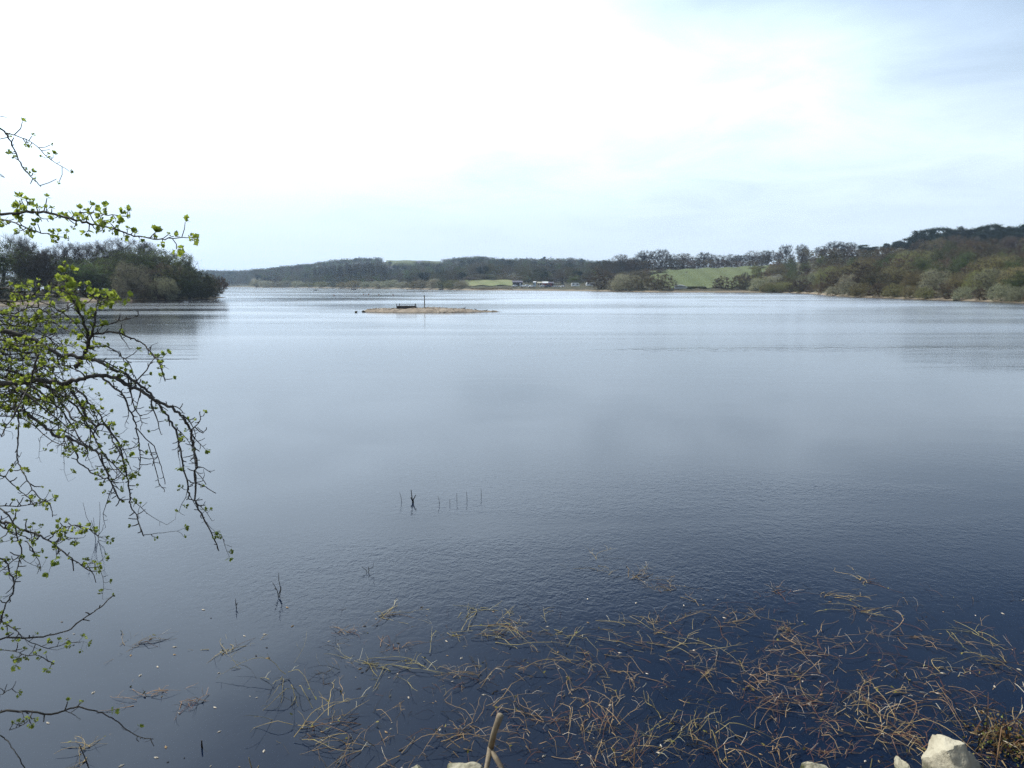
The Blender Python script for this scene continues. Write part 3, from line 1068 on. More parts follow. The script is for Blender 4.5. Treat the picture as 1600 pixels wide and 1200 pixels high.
# dry reeds and hedge at the foot of the meadow
def tuft_strip(name, mat_, px0, px1, dy, h, n, label, cat, seed, kind=None):
    r_ = random.Random(seed)
    mb = MB()
    pm = (px0 + px1) / 2
    Ym = shore(pm) + dy
    base = Vector((xat(Ym, pm), Ym, gz(pm, Ym)))
    for _ in range(n):
        px = r_.uniform(px0, px1)
        Y = shore(px) + dy + r_.gauss(0, 1.1)
        p = Vector((xat(Y, px), Y, gz(px, Y) - .05)) - base
        hh = h * r_.uniform(.5, 1.15)
        q = p + Vector((r_.gauss(0, .25), r_.gauss(0, .25), hh))
        wv = Vector((r_.gauss(0, 1), r_.gauss(0, 1), 0)).normalized() * r_.uniform(.05, .14)
        mdl = p.lerp(q, .5) + Vector((r_.gauss(0, .15), r_.gauss(0, .15), 0))
        mb.add([p - wv * .5, p + wv * .5, mdl + wv, mdl - wv, q], [(0, 1, 2, 3), (3, 2, 4)])
    o = mb.obj(name, mat_)
    o.location = base
    return tag(o, label, cat, kind=kind)


for px in range(968, 1034, 7):
    far_tree('scrub', px, 430 + hr.uniform(0, 100), 421 + hr.uniform(-2, 5), 'brown scrub bush on the bank between the shore sallows and the meadow', 'scrub on the bank beside the meadow', 20, rs=hr)
for px in (1172, 1178, 1185, 1191, 1197, 1203):
    far_tree(hr.choice(['scrub', 'willow']), px, 400 + hr.uniform(0, 140), 414 + hr.uniform(-3, 10), 'bush closing the meadow off from the hillside wood', 'bushes between meadow and hillside', 18, rs=hr)
tuft_strip('hedge', M['hedge'], 1066, 1100, 20, 1.3, 1500, 'low dark hedge between the meadow and the pebble shore', 'hedge', 3)
tuft_strip('dry_reeds', M['reed'], 735, 800, 8, 0.9, 1800, 'dry straw coloured reeds along the far shore', 'reeds', 4, 'stuff')
tuft_strip('dry_grass', M['reed'], 1148, 1192, 90, 2.2, 900, 'straw coloured dead grass on the corner of the meadow', 'grass', 5, 'stuff')

# ------------------------------------------------------------------ boatyard on the far shore
MAT = lambda n, c, c2=None, **k: simple(n, c, c2, **k)
P = {
    'white': MAT('white_paint', (0.78, 0.78, 0.76), (0.62, 0.62, 0.60), rough=.5), 'cream': MAT('cream_paint', (0.62, 0.56, 0.42)), 'dark': MAT('dark_timber', (0.045, 0.04, 0.045)),
    'slate': MAT('slate_roof', (0.16, 0.155, 0.19)), 'red': MAT('red_cladding', (0.28, 0.06, 0.05)), 'glass': MAT('dark_glass', (0.02, 0.025, 0.03), rough=.15, spec=.5),
    'tyre': MAT('black_rubber', (0.02, 0.02, 0.02)), 'silver': MAT('silver_paint', (0.55, 0.57, 0.60), rough=.35, spec=.5), 'navy': MAT('navy_paint', (0.03, 0.045, 0.09), rough=.35, spec=.5),
    'alu': MAT('aluminium_mast', (0.55, 0.56, 0.58), rough=.4), 'grey': MAT('grey_cover', (0.20, 0.21, 0.25)), 'blue': MAT('pale_blue_paint', (0.45, 0.55, 0.62)),
}


def ground_spot(px, dy):
    Y = shore(px) + dy
    return Vector((xat(Y, px), Y, gz(px, Y)))


def building(name, px, dy, w, d, h, roof_h, wall, roof, label, door=True, windows=2):
    p = ground_spot(px, dy)
    t = thing(name, p, label, 'building')
    b = MB()
    b.box((0, 0, h / 2), (w, d, h))
    # gables
    for s in (-1, 1):
        b.add([(s * w / 2, -d / 2, h), (s * w / 2, d / 2, h), (s * w / 2, 0, h + roof_h)], [(0, 1, 2)])
    b.obj('wall', P[wall], t)
    r = MB()
    e = .25
    for s in (-1, 1):
        a = [(-w / 2 - e, s * (d / 2 + e), h - e * roof_h / (d / 2)), (w / 2 + e, s * (d / 2 + e), h - e * roof_h / (d / 2)), (w / 2 + e, 0, h + roof_h), (-w / 2 - e, 0, h + roof_h)]
        r.add(a + [(x, y, z + .12) for x, y, z in a], [(3, 2, 1, 0), (4, 5, 6, 7), (0, 1, 5, 4), (1, 2, 6, 5), (2, 3, 7, 6), (3, 0, 4, 7)])
    r.obj('roof', P[roof], t)
    if door:
        q = MB()
        q.box((w * .28, -d / 2 - .02, 1.02), (.95, .06, 2.0))
        q.obj('door', P['dark' if wall != 'dark' else 'silver'], t)
    for k in range(windows):
        q = MB()
        q.box((-w * .32 + k * w * .3, -d / 2 - .02, h * .58), (.9, .06, .8))
        q.obj('window', P['glass'], t)
    return t


building('boat_shed', 808.5, 34, 6.6, 5, 2.6, 1.0, 'dark', 'slate', 'long dark timber shed with slate roof behind the parked cars')
building('kiosk', 835, 30, 1.6, 1.8, 2.9, .4, 'blue', 'white', 'narrow pale blue hut between the parked cars and the red hut', windows=1, door=False)
building('cabin', 842.5, 34, 2.6, 2.4, 2.4, .5, 'cream', 'cream', 'small cream cabin just beside the pale blue hut', windows=1)
building('red_hut', 851.5, 32, 3.4, 3.4, 2.3, .9, 'red', 'white', 'red hut with a white roof at the boatyard', windows=1)
building('red_hut', 860.5, 34, 3.0, 3.2, 2.2, .7, 'red', 'slate', 'lower red hut with grey roof beside the dinghy park', windows=1)
building('cottage', 657, 760, 11, 7, 3.2, 2.5, 'white', 'slate', 'tiny white cottage below the high green field')
building('cottage', 614, 480, 10, 7, 3.0, 2.4, 'cream', 'slate', 'tiny pale cottage in trees beside the poplar plantation')


def car_mesh():
    body, win, wh = MB(), MB(), MB()
    prof = [(-2.05, .35), (-2.1, .72), (-1.25, .86), (-.7, 1.38), (.75, 1.42), (1.45, .92), (2.05, .80), (2.1, .35)]
    n = len(prof)
    for s in (-1, 1):
        body.add([(x, s * (.84 if z < 1 else .68), z) for x, z in prof], [tuple(range(n)) if s > 0 else tuple(reversed(range(n)))])
    for i in range(n):
        (x0, z0), (x1, z1) = prof[i], prof[(i + 1) % n]
        y0, y1 = (.84 if z0 < 1 else .68), (.84 if z1 < 1 else .68)
        body.add([(x0, -y0, z0), (x1, -y1, z1), (x1, y1, z1), (x0, y0, z0)], [(0, 3, 2, 1)])
    for s in (-1, 1):
        win.add([(-1.05, s * .80, .93), (1.2, s * .80, .97), (.7, s * .70, 1.34), (-.62, s * .70, 1.32)], [(0, 1, 2, 3) if s < 0 else (3, 2, 1, 0)])
    win.add([(1.42, -.7, .96), (1.42, .7, .96), (.8, .62, 1.40), (.8, -.62, 1.40)], [(0, 1, 2, 3)])
    tire = MB()
    tire.tube([(0, -.1, 0), (0, .1, 0)], .33, 10)
    return body, win, tire


_cb, _cw, _ct = car_mesh()
_cwm, _ctm = _cw.mesh('car_window', P['glass']), _ct.mesh('car_wheel', P['tyre'])
_bodies = {k: _cb.mesh('car_body_' + k, P[k]) for k in ('white', 'silver', 'navy')}
for px, dy, colr, rz, lb in ((804.5, 22, 'white', .1, 'white car parked in front of the dark shed'), (818, 20, 'white', 2.9, 'white car parked between the dark shed and the pale blue hut'),
                             (823, 27, 'silver', .3, 'silver car parked behind the white car near the shed'), (830, 19, 'white', .2, 'white car parked nose out below the pale blue hut'),
                             (848, 21, 'silver', 3.3, 'silver car parked in front of the red hut'), (856, 20, 'navy', .1, 'navy car parked below the lower red hut')):
    t = thing('parked_car', ground_spot(px, dy), lb, 'car', 'cars parked at the boatyard', rz)
    link('body', _bodies[colr], t)
    link('window', _cwm, t)
    for x in (-1.3, 1.3):
        for y in (-.78, .78):
            wl = link('wheel', _ctm, t)
            wl.location = (x, y, .33)


def hull(L, W, H, n=9):
    """an open boat hull, bow at +x"""
    mb = MB()
    v = []
    for i in range(n):
        u = i / (n - 1)
        x = -L / 2 + L * u
        wd = W / 2 * (1 - max(0, (u - .35) / .65) ** 2.2) * (.86 + .14 * min(1, u / .3))
        kz = H * .55 * max(0, (u - .6) / .4) ** 2
        sh = H * (1 + .25 * u * u)
        v += [(x, -wd, sh), (x, -wd * .8, kz + H * .3), (x, 0, kz), (x, wd * .8, kz + H * .3), (x, wd, sh), (x, wd * .86, sh), (x, 0, kz + .18 * H + .02), (x, -wd * .86, sh)]
    f = []
    for i in range(n - 1):
        for k in range(8):
            k2 = (k + 1) % 8
            f.append((i * 8 + k, (i + 1) * 8 + k, (i + 1) * 8 + k2, i * 8 + k2))
    f.append(tuple(range(8)))
    mb.add(v, f)
    return mb


_dh = hull(3.6, 1.4, .55).mesh('dinghy_hull', P['white'], True)
_dm = MB()
_dm.tube([(.4, 0, .3), (.4, 0, 5.2)], [.05, .035], 6)
_dmm = _dm.mesh('dinghy_mast', P['alu'])
_dc = MB()
_dc.add([(-1.8, -.62, .62), (-1.8, .62, .62), (.5, .72, .6), (1.8, 0, .72), (.5, -.72, .6), (-1.7, 0, .95), (.4, 0, 1.05)],
        [(0, 4, 6, 5), (5, 6, 2, 1), (4, 3, 6), (6, 3, 2), (0, 5, 1)])
_dcm = _dc.mesh('dinghy_cover', P['grey'])
for i, px in enumerate((864.5, 867.5, 870.5, 873.5, 876.5, 879.5)):
    t = thing('dinghy', ground_spot(px, 21 + 3 * (i % 2)), 'white dinghy with grey cover and bare mast in the dinghy park', 'boat', 'dinghies ashore beside the red huts', 1.2 + .15 * i)
    link('hull', _dh, t)
    link('cover', _dcm, t)
    link('mast', _dmm, t)


def caravan(px, dy, lb):
    t = thing('caravan', ground_spot(px, dy), lb, 'caravan', 'caravans beyond the dinghy park')
    b = MB()
    prof = [(-2.4, .5), (-2.5, 1.4), (-2.1, 2.5), (2.0, 2.55), (2.45, 1.5), (2.35, .5)]
    for s in (-1, 1):
        b.add([(x, s * 1.05, z) for x, z in prof], [tuple(range(6)) if s > 0 else tuple(reversed(range(6)))])
    for i in range(6):
        a, c = prof[i], prof[(i + 1) % 6]
        b.add([(a[0], -1.05, a[1]), (c[0], -1.05, c[1]), (c[0], 1.05, c[1]), (a[0], 1.05, a[1])], [(0, 3, 2, 1)])
    b.obj('body', P['white'], t)
    q = MB()
    for x in (-1.3, 1.2):
        q = MB()
        q.box((x, -1.06, 1.7), (1.1, .05, .6))
        q.obj('window', P['glass'], t)
    q = MB()
    q.tube([(0, -1.0, .34), (0, -.8, .34)], .33, 10)
    q.obj('wheel', P['tyre'], t)


caravan(898, 30, 'white caravan standing among brush beyond the dinghy park')
caravan(921, 34, 'white caravan half hidden by the tall bush near the meadow')

# white upturned hull and boats on the water
t = thing('upturned_boat', ground_spot(1061, 17), 'white boat hull lying on its side below the meadow', 'boat', rz=.25)
hb = hull(5.4, 1.9, .8, 11)
ho_ = hb.obj('hull', P['white'], t, True)
ho_.rotation_euler = (R(118), 0, 0)
ho_.location = (0, 0, 1.0)
kb = MB()
kb.tube([(-2.4, 0, .1), (0, 0, .0), (2.0, 0, .12), (2.7, 0, .7)], [.06, .06, .06, .04], 5)
kk = kb.obj('keel', P['white'], t)
kk.rotation_euler = ho_.rotation_euler
kk.location = ho_.location
t.scale = (1.2, 1.2, 1.3)


def rowing_boat(px, py, L, lb, rz, occupant=False):
    p = hit(px, py)
    t = thing('rowing_boat', (p.x, p.y, -.12), lb, 'boat', rz=rz)
    hull(L, L * .36, .62).obj('hull', P['dark'], t, True)
    for x in (-.22, .14):
        q = MB()
        q.box((x * L, 0, .5), (.22, L * .28, .04))
        q.obj('thwart', P['cream'], t)
    if occupant:
        q = MB()
        q.box((-L * .46, 0, .75), (.25, .3, .55), taper=.8)
        q.obj('outboard_motor', P['tyre'], t)
    return t


rowing_boat(553, 452.6, 3.8, 'dark open boat moored off the bushes of the far shore', .05, True)
rowing_boat(493, 454.0, 2.6, 'tiny dark open boat out on the water nearest the wooded point', .9)
rowing_boat(689, 452.7, 3.6, 'dark boat lying against the far shore bushes', .1)

bm_ = MB()
bm_.tube([(0, 0, -.2), (0, 0, -.1), (0, 0, .08), (0, 0, .2), (0, 0, .26), (0, 0, .34), (0, 0, .36)], [.06, .2, .26, .2, .07, .06, .02], 10)
bmm = bm_.mesh('buoy_float', simple('buoy_plastic', (0.22, 0.10, 0.06), rough=.5))
rm_ = MB()
rm_.tube([(.09 * math.cos(a), 0, .42 + .09 * math.sin(a)) for a in np.linspace(0, 2 * math.pi, 9)], .018, 5, cap=False)
rmm = rm_.mesh('buoy_ring', P['alu'])
for px, py in ((522, 461.5), (576, 460.5), (592, 461), (614, 461), (568, 461)):
    p = hit(px, py)
    t = thing('mooring_buoy', (p.x, p.y, 0), 'small reddish mooring buoy on the open water behind the island', 'buoy', 'mooring buoys behind the island')
    link('float', bmm, t)
    link('ring', rmm, t)

# ------------------------------------------------------------------ gravel island
IX, IY = -10.8, 96.5


def island_z(x, y):
    u = (x - IX)
    if not -8.6 < u < 9.6:
        return -.4
    a = 8.6 if u < 0 else 9.6
    half = 3.6 * max(0.02, 1 - (abs(u) / a) ** (3.2 if u < 0 else 2.0))
    e = 1 - (abs(y - IY) / max(half, .05)) ** 1.8
    prof = float(np.interp(u, [-9, -7.8, -4, 0, 3, 6, 9.6], [0.18, .42, .50, .58, .48, .26, .05]))
    z = prof * (1 - (1 - max(-1.0, min(1.0, e))) ** 2) if e > 0 else -0.25 * min(3, -e)
    n_ = .035 * math.sin(x * 1.7 + y * .9) + .03 * math.sin(x * 3.9 - y * 2.3) + .02 * math.sin(x * 7.1 + y * 5.7)
    return z + n_ * (1 if e > .1 else .3) - .02


mb = MB()
xs, ys = np.arange(IX - 11, IX + 11.5, .18), np.arange(IY - 5, IY + 5.01, .18)
mb.add([(x, y, island_z(x, y)) for x in xs for y in ys],
       [(i * len(ys) + j, (i + 1) * len(ys) + j, (i + 1) * len(ys) + j + 1, i * len(ys) + j + 1) for i in range(len(xs) - 1) for j in range(len(ys) - 1)])
tag(mb.obj('island', M['gravel'], smooth=True), 'low brown gravel island in the lake', kind='structure')


def rock_mesh(name, seed, size, m, planes=11, sub=3, smooth=True, rough=.02):
    import bmesh
    r_ = random.Random(seed)
    bm = bmesh.new()
    bmesh.ops.create_icosphere(bm, subdivisions=sub, radius=1)
    pl = [(Vector((r_.gauss(0, 1), r_.gauss(0, 1), r_.gauss(0, 1))).normalized(), r_.uniform(.42, .75)) for _ in range(planes)]
    for v in bm.verts:
        for n_, d in pl:
            k = v.co.dot(n_) - d
            if k > 0:
                v.co -= n_ * k * .96
        v.co += Vector((r_.gauss(0, 1), r_.gauss(0, 1), r_.gauss(0, 1))) * rough
        if sub > 3:
            from mathutils import noise as mn
            v.co *= 1 + .13 * mn.fractal(v.co * 1.7 + Vector((seed, 0, 0)), 1.0, 2.0, 5) + .02 * mn.noise(v.co * 14)
        v.co = Vector((v.co.x * size[0], v.co.y * size[1], v.co.z * size[2]))
    me = bpy.data.meshes.new(name)
    bm.to_mesh(me)
    bm.free()
    me.materials.append(m)
    if smooth:
        me.polygons.foreach_set('use_smooth', [True] * len(me.polygons))
        if sub > 3:
            me.set_sharp_from_angle(angle=R(24))
    return me


# loose cobbles on the island, nobody could count them
st = MB()
ir = random.Random(9)
for _ in range(700):
    u = ir.uniform(-9, 8.8)
    x = IX + u
    y = IY + ir.gauss(0, 1.6)
    z = island_z(x, y)
    if z < 0.0:
        continue
    s = ir.uniform(.03, .11)
    o = [(x + s * dx * ir.uniform(.7, 1.3), y + s * dy * ir.uniform(.7, 1.3), z + s * dz * ir.uniform(.5, .9)) for dx, dy, dz in ((-1, -.6, -.3), (.9, -.8, -.3), (1, .8, -.3), (-.8, .9, -.3), (-.5, -.4, .8), (.6, -.3, .9), (.4, .5, .8), (-.5, .4, .7))]
    st.add(o, [(0, 1, 5, 4), (1, 2, 6, 5), (2, 3, 7, 6), (3, 0, 4, 7), (4, 5, 6, 7)])
tag(st.obj('gravel', [M['gravel']]), 'loose cobbles lying on the island', 'gravel', kind='stuff')
for px, py, s, lb in ((556, 487.5, .22, 'dark lone rock in the water off the island end'), (590, 484, .16, 'dark rock on the near slope of the island'), (596, 485, .2, 'dark brown rock low on the island beside another'), (682, 482, .18, 'dark rock on the island crest beyond the post'),
                      (568, 486.5, .25, 'dark rock at the blunt end of the island'), (664, 487, .15, 'dark rock at the island waterline below the post')):
    p = hit(px, py, 0.1)
    o = link('island_rock', rock_mesh('island_rock', int(px), (s * 1.3, s, s * .8), M['rock_brown'], sub=2))
    o.location = (p.x, p.y, max(0.02, island_z(p.x, p.y)) + s * .2)
    tag(o, lb, 'rock', 'dark rocks on the island')

# raft-like timber platform on the island
wood_dark = simple('weathered_timber', (0.035, 0.032, 0.035), (0.06, 0.055, 0.05), 5)
pc = Vector((xat(IY - .4, 636.5), IY - .4, 0))
pz = island_z(pc.x, pc.y)
t = thing('timber_platform', (pc.x, pc.y, pz - .06), 'low dark timber nesting platform with corner posts on the gravel island', 'platform', rz=.05)
t.scale = (1, 1, .82)
plank = MB()
plank.box((0, 0, .40), (2.3, .185, .045))
pm_ = plank.mesh('plank', wood_dark)
for i in range(7):
    o = link('plank', pm_, t)
    o.location = (.02 * ((i * 7) % 3 - 1), -.66 + i * .22, 0)
brd = MB()
brd.box((0, 0, .22), (2.36, .05, .30))
bm2 = brd.mesh('side_board', wood_dark)
for y in (-.78, .78):
    link('side_board', bm2, t).location = (0, y, 0)
brd2 = MB()
brd2.box((0, 0, .22), (.05, 1.5, .30))
bm3 = brd2.mesh('end_board', wood_dark)
for x in (-1.16, 1.16):
    link('end_board', bm3, t).location = (x, 0, 0)
pst = MB()
pst.tube([(0, 0, -.3), (0, 0, .78)], [.045, .04], 7)
pm3 = pst.mesh('corner_post', wood_dark)
for x in (-1.22, 1.22):
    for y in (-.84, .84):
        o = link('corner_post', pm3, t)
        o.location = (x * (1 if y < 0 else .84), y, 0)
lg = MB()
lg.box((0, 0, .0), (.1, .1, .4))
rl = MB()
rl.tube([(-1.2, .84, .6), (1.02, .84, .62)], .018, 5)
rl.obj('rail', wood_dark, t)
pc = Vector((xat(IY - .3, 664), IY - .3, 0))
t = thing('marker_post', (pc.x, pc.y, island_z(pc.x, pc.y) - .1), 'tall thin upright post standing on the gravel island', 'post')
q = MB()
q.tube([(0, 0, 0), (.01, 0, .9), (0.0, .01, 1.72)], [.065, .06, .055], 8)
q.obj('shaft', simple('grey_post', (0.13, 0.105, 0.075)), t)
q = MB()
q.tube([(0, .01, 1.72), (0, .01, 1.76), (0, .01, 1.80)], [.07, .07, .03], 8)
q.obj('cap', wood_dark, t)


def bird(px, py, lb, rz, s=1.0):
    p = Vector((xat(IY - .2, px), IY - .2, 0))
    z = max(0.0, island_z(p.x, p.y))
    me = bpy.data.meshes.new('bird')
    vs = [(0, 0, .22), (.14, 0, .26), (-.16, 0, .19), (-.3, 0, .15), (.2, 0, .36), (.22, 0, .47), (.34, 0, .45), (.03, .05, .1), (.03, -.05, .1), (.03, .05, 0), (.03, -.05, 0)]
    es = [(0, 1), (0, 2), (2, 3), (1, 4), (4, 5), (5, 6), (0, 7), (0, 8), (7, 9), (8, 10)]
    me.from_pydata(vs, es, [])
    o = link('water_bird', me)
    sk = o.modifiers.new('skin', 'SKIN')
    for v, r_ in zip(me.skin_vertices[0].data, (.12, .1, .09, .03, .045, .06, .015, .022, .022, .02, .02)):
        v.radius = (r_ * .9, r_)
    me.skin_vertices[0].data[0].use_root = True
    o.modifiers.new('sub', 'SUBSURF').levels = 1
    me.materials.append(simple('dark_plumage', (0.05, 0.045, 0.04), (0.09, 0.08, 0.07)))
    o.location, o.rotation_euler, o.scale = (p.x, p.y, z), (0, 0, rz), (s, s, s)
    tag(o, lb, 'bird', 'birds on the tail of the island')


bird(726, 486.2, 'dark water bird standing on the island tail, closest to the post', .4, .62)
bird(743, 486.4, 'dark water bird standing midway along the thin island tail', 2.8, .55)
bird(760, 486.6, 'dark water bird standing near the thin end of the island tail', .2, .55)

# ------------------------------------------------------------------ stones on the near bank
def stone(px, py, s, seed, m, lb, zc=0.0, group='stones along the near bank', rot=(0, 0, 0), planes=11):
    p = hit(px, py, zc)
    o = link('bank_stone', rock_mesh('bank_stone', seed, s, m, planes, 5, rough=.002))
    o.location = p
    o.rotation_euler = rot
    tag(o, lb, 'stone', group)
    return o


stone(1496, 1212, (.35, .33, .27), 12, M['rock'], 'large pale angular stone at the water edge beside red-brown weed', .06, rot=(.2, .1, .6))
stone(1411, 1204, (.075, .09, .11), 5, M['rock'], 'small pale pointed stone beside the large angular stone', .05)
stone(1276, 1206, (.11, .10, .10), 8, M['rock'], 'small pale rounded stone alone at the dark water edge', .03)
stone(722, 1208, (.17, .14, .10), 21, M['rock'], 'flat pale stone at the foot of the broken stick', .03)
stone(650, 1206, (.08, .07, .08), 25, M['rock'], 'small pale stone between dead stems near the broken stick', .03)
stone(700, 1198, (.26, .18, .12), 26, M['rock_brown'], 'brown sunken stone just under the water by the flat pale stone', -.22)
stone(822, 1204, (.16, .14, .12), 33, M['rock_brown'], 'brown sunken stone just under the water past the broken stick', -.20)
stone(450, 1206, (.2, .14, .10), 34, M['rock_brown'], 'brown sunken stone under the water near the bright water', -.22)
stone(1335, 1222, (.16, .14, .12), 37, M['rock_brown'], 'brown stone low between the two small pale stones', -.16)

# broken stick standing in the shallows
stick_m = simple('bleached_stick', (0.23, 0.185, 0.12), (0.13, 0.10, 0.065), 14, bmp=.6, bdist=.01)


def mesh_tube(name, pts, rad, m, parent=None, sides=8):
    q = MB()
    q.tube(pts, rad, sides)
    return q.obj(name, m, parent, True)


b0 = pt(766, 1172, 4.95)
t = thing('broken_stick', (b0.x, b0.y, 0), 'broken bleached forked stick leaning at the water edge', 'stick')
off = Vector((b0.x, b0.y, 0))
top = pt(782, 1117, 4.9)
mesh_tube('upper_stem', [b0 - off, pt(772, 1145, 4.92) - off, top - off], [.021, .020, .024], stick_m, t)
l1 = pt(758, 1214, 4.8)
mesh_tube('lower_stem', [b0 - off + Vector((0, 0, .02)), l1 - off, Vector((l1.x - off.x - .02, l1.y - off.y - .1, -.1))], [.018, .016, .016], stick_m, t)
l2 = pt(789, 1208, 4.8)
mesh_tube('side_stem', [b0 - off + Vector((0, 0, .01)), pt(775, 1185, 4.88) - off, l2 - off, Vector((l2.x - off.x + .03, l2.y - off.y - .1, -.1))], [.016, .018, .018, .017], stick_m, t)

# ------------------------------------------------------------------ stems in the water
stem_tan = plant_mat('tan_stems', (0.31, 0.225, 0.11), var=.25)
stem_red = plant_mat('red_brown_stems', (0.13, 0.070, 0.042), var=.25)
stem_dark = plant_mat('dark_stems', (0.035, 0.03, 0.025), var=.2)
stem_pale = plant_mat('bleached_stem_tips', (0.52, 0.46, 0.34), var=.15)
moss = plant_mat('mossy_bits', (0.14, 0.13, 0.03), var=.3)
SM = [stem_tan, stem_red, stem_pale, moss, stem_dark]


def strand(mb, r_, p, ang, L, r0, arch, mi, kink=.21, sides=4, twigs=True):
    """a stem lying on the water that rises out of it and bends at its joints"""
    n = max(4, int(L / .055))
    pts, x, y = [], p[0], p[1]
    a = ang
    ph = r_.uniform(0, 3.14)
    for i in range(n + 1):
        u = i / n
        z = p[2] + arch * .9 * (math.sin(ph + u * (2.6 + ph * .7)) + .5) * min(1, .3 + u * 3)
        pts.append(Vector((x, y, z)))
        a += r_.gauss(0, kink)
        x += math.cos(a) * L / n
        y += math.sin(a) * L / n
    rad = [r0 * (1 - .65 * i / n) * (1.25 if i % 3 == 0 else .9) for i in range(n + 1)]
    mb.tube(pts, rad, sides, mi)
    if twigs:
        for i in range(1, n):
            if r_.random() < .26:
                d = a + r_.choice([-1, 1]) * r_.uniform(.5, 1.3)
                l2 = r_.uniform(.03, .13)
                q = pts[i] + Vector((math.cos(d) * l2, math.sin(d) * l2, r_.uniform(-.01, .08)))
                mid = pts[i].lerp(q, .5) + Vector((r_.gauss(0, .008), r_.gauss(0, .008), .012))
                mb.tube([pts[i], mid, q], [r0 * .6, r0 * .5, r0 * .3], 3, 2 if r_.random() < .22 else mi)
            elif r_.random() < .06:
                q = pts[i]
                d = Vector((r_.gauss(0, 1), r_.gauss(0, 1), .6)).normalized() * r_.uniform(.012, .03)
                s = Vector((r_.gauss(0, 1), r_.gauss(0, 1), 0)).normalized() * .008
                mb.add([q - s, q + s, q + d + s, q + d - s], [(0, 1, 2, 3)], 3)


def weed_clump(px, py, wpx, hpx, n, seed, label, group=None, slant=None, red=.3, arch=.05, name='stem_tangle', Lk=1.0, r0=.0024):
    r_ = random.Random(seed)
    c = hit(px, py)
    hw = wpx / 2 * c.y / FPX
    hd = (hit(px, py - hpx / 2).y - hit(px, py + hpx / 2).y) / 2
    mb = MB()
    ctr = [(r_.uniform(-.6, .6) * hw, r_.uniform(-.6, .6) * hd) for _ in range(max(2, n // 4))]
    for _ in range(int(n * .92)):
        a0, b0 = r_.choice(ctr)
        x, y = a0 + r_.gauss(0, .26) * hw, b0 + r_.gauss(0, .26) * hd
        ang = r_.uniform(0, 6.28) if slant is None or r_.random() < .3 else slant + r_.gauss(0, .45) + (math.pi if r_.random() < .5 else 0)
        L = r_.uniform(.5, 1.95) * max(hw, hd * .8) * Lk
        k = r_.random()
        mi = 1 if k < red * .6 else (4 if k > .93 else 0)
        strand(mb, r_, (x, y, .002), ang, max(.12, L), r0 * r_.uniform(.65, 1.25), arch * r_.uniform(.2, 1.6), mi)
    o = mb.obj(name, SM)
    o.location = (c.x, c.y, 0)
    return tag(o, label, 'dead stems', group)


SG = 'small loose tangles of dead stems'
SL = 'small loose tangle of tan dead stems drifting on the dark water'
CL = [
    (620, 1038, 150, 60, 22, 'tan stem tangle shaped like a bent elbow, out from the broken stick', -.35, .2),
    (745, 993, 150, 42, 22, 'long flat mat of tan stems farthest out beyond the broken stick', -.1, .2),
    (455, 1075, 130, 95, 15, 'zigzag string of pale stems nearest the bright water', -.9, .15),
    (500, 1132, 190, 56, 18, 'wide spiky mat of tan stems nearest the bright water edge', .35, .25),
    (765, 1072, 150, 90, 26, 'tangle of tan stems just above the broken stick', None, .15),
    (868, 998, 90, 32, 10, 'crescent of curved stems beyond the upright red-brown bunch', .0, .25),
    (915, 1042, 100, 60, 16, 'tangle of stems sweeping towards the upright red-brown bunch', -.6, .35),
    (915, 1112, 130, 110, 44, 'dense upright bunch of red-brown stems in the middle of the weed', 1.4, .55),
    (1050, 1000, 150, 60, 20, 'thin line of stems curving out from the middle weed', -.3, .35),
    (1140, 968, 110, 34, 16, 'spiky tan stem tangle at the outer edge of the weed', .2, .3),
    (1165, 1050, 110, 60, 22, 'orange-tan stem mat next to the thin curving line', -.4, .35),
    (1062, 1135, 150, 80, 30, 'star shaped tangle of reddish stems beyond the upright bunch', None, .5),
    (1235, 1104, 210, 40, 26, 'long mossy string of stems running across the weed', .1, .35),
    (1255, 1010, 150, 50, 24, 'reddish stem tangle in the outer weed above the mossy string', -.2, .5),
    (1345, 1090, 120, 70, 20, 'arched stems hanging between the mossy string and the big stone', .4, .45),
    (1415, 1000, 110, 50, 16, 'pale forked stems in the outer weed above the big stone', -.6, .3),
    (1545, 1036, 110, 50, 16, 'reddish fan of stems in the outer weed past the big stone', -.7, .55),
    (1405, 1142, 170, 70, 44, 'dense reddish stem mat just in front of the big pale stone', -.65, .55),
    (1440, 1075, 120, 60, 20, 'long slanting stems reaching down to the big pale stone', -.8, .4),
    (700, 1150, 120, 80, 26, 'pale tan stems crossing behind the broken stick', -.7, .15),
    (842, 1150, 120, 70, 20, 'hooked stems curling past the foot of the broken stick', -.7, .3),
    (1240, 1180, 140, 50, 22, 'curved brown stems arching beside the small rounded stone', .5, .45),
    (1110, 1180, 130, 50, 20, 'brown stems at the bank between the stick and the rounded stone', 1.1, .4),
    (985, 1178, 120, 50, 18, 'brown stems at the bank beneath the upright bunch', .7, .4),
    (560, 1180, 160, 50, 11, 'tan arched stems at the bank by the small pale stone', .6, .2),
]
for i, (px, py, wp, hp, n, lb, sl_, rd) in enumerate(CL):
    weed_clump(px, py, wp, hp, n, 100 + i, lb, 'named tangles of dead stems', sl_, rd, .07 if py > 1060 else .035)
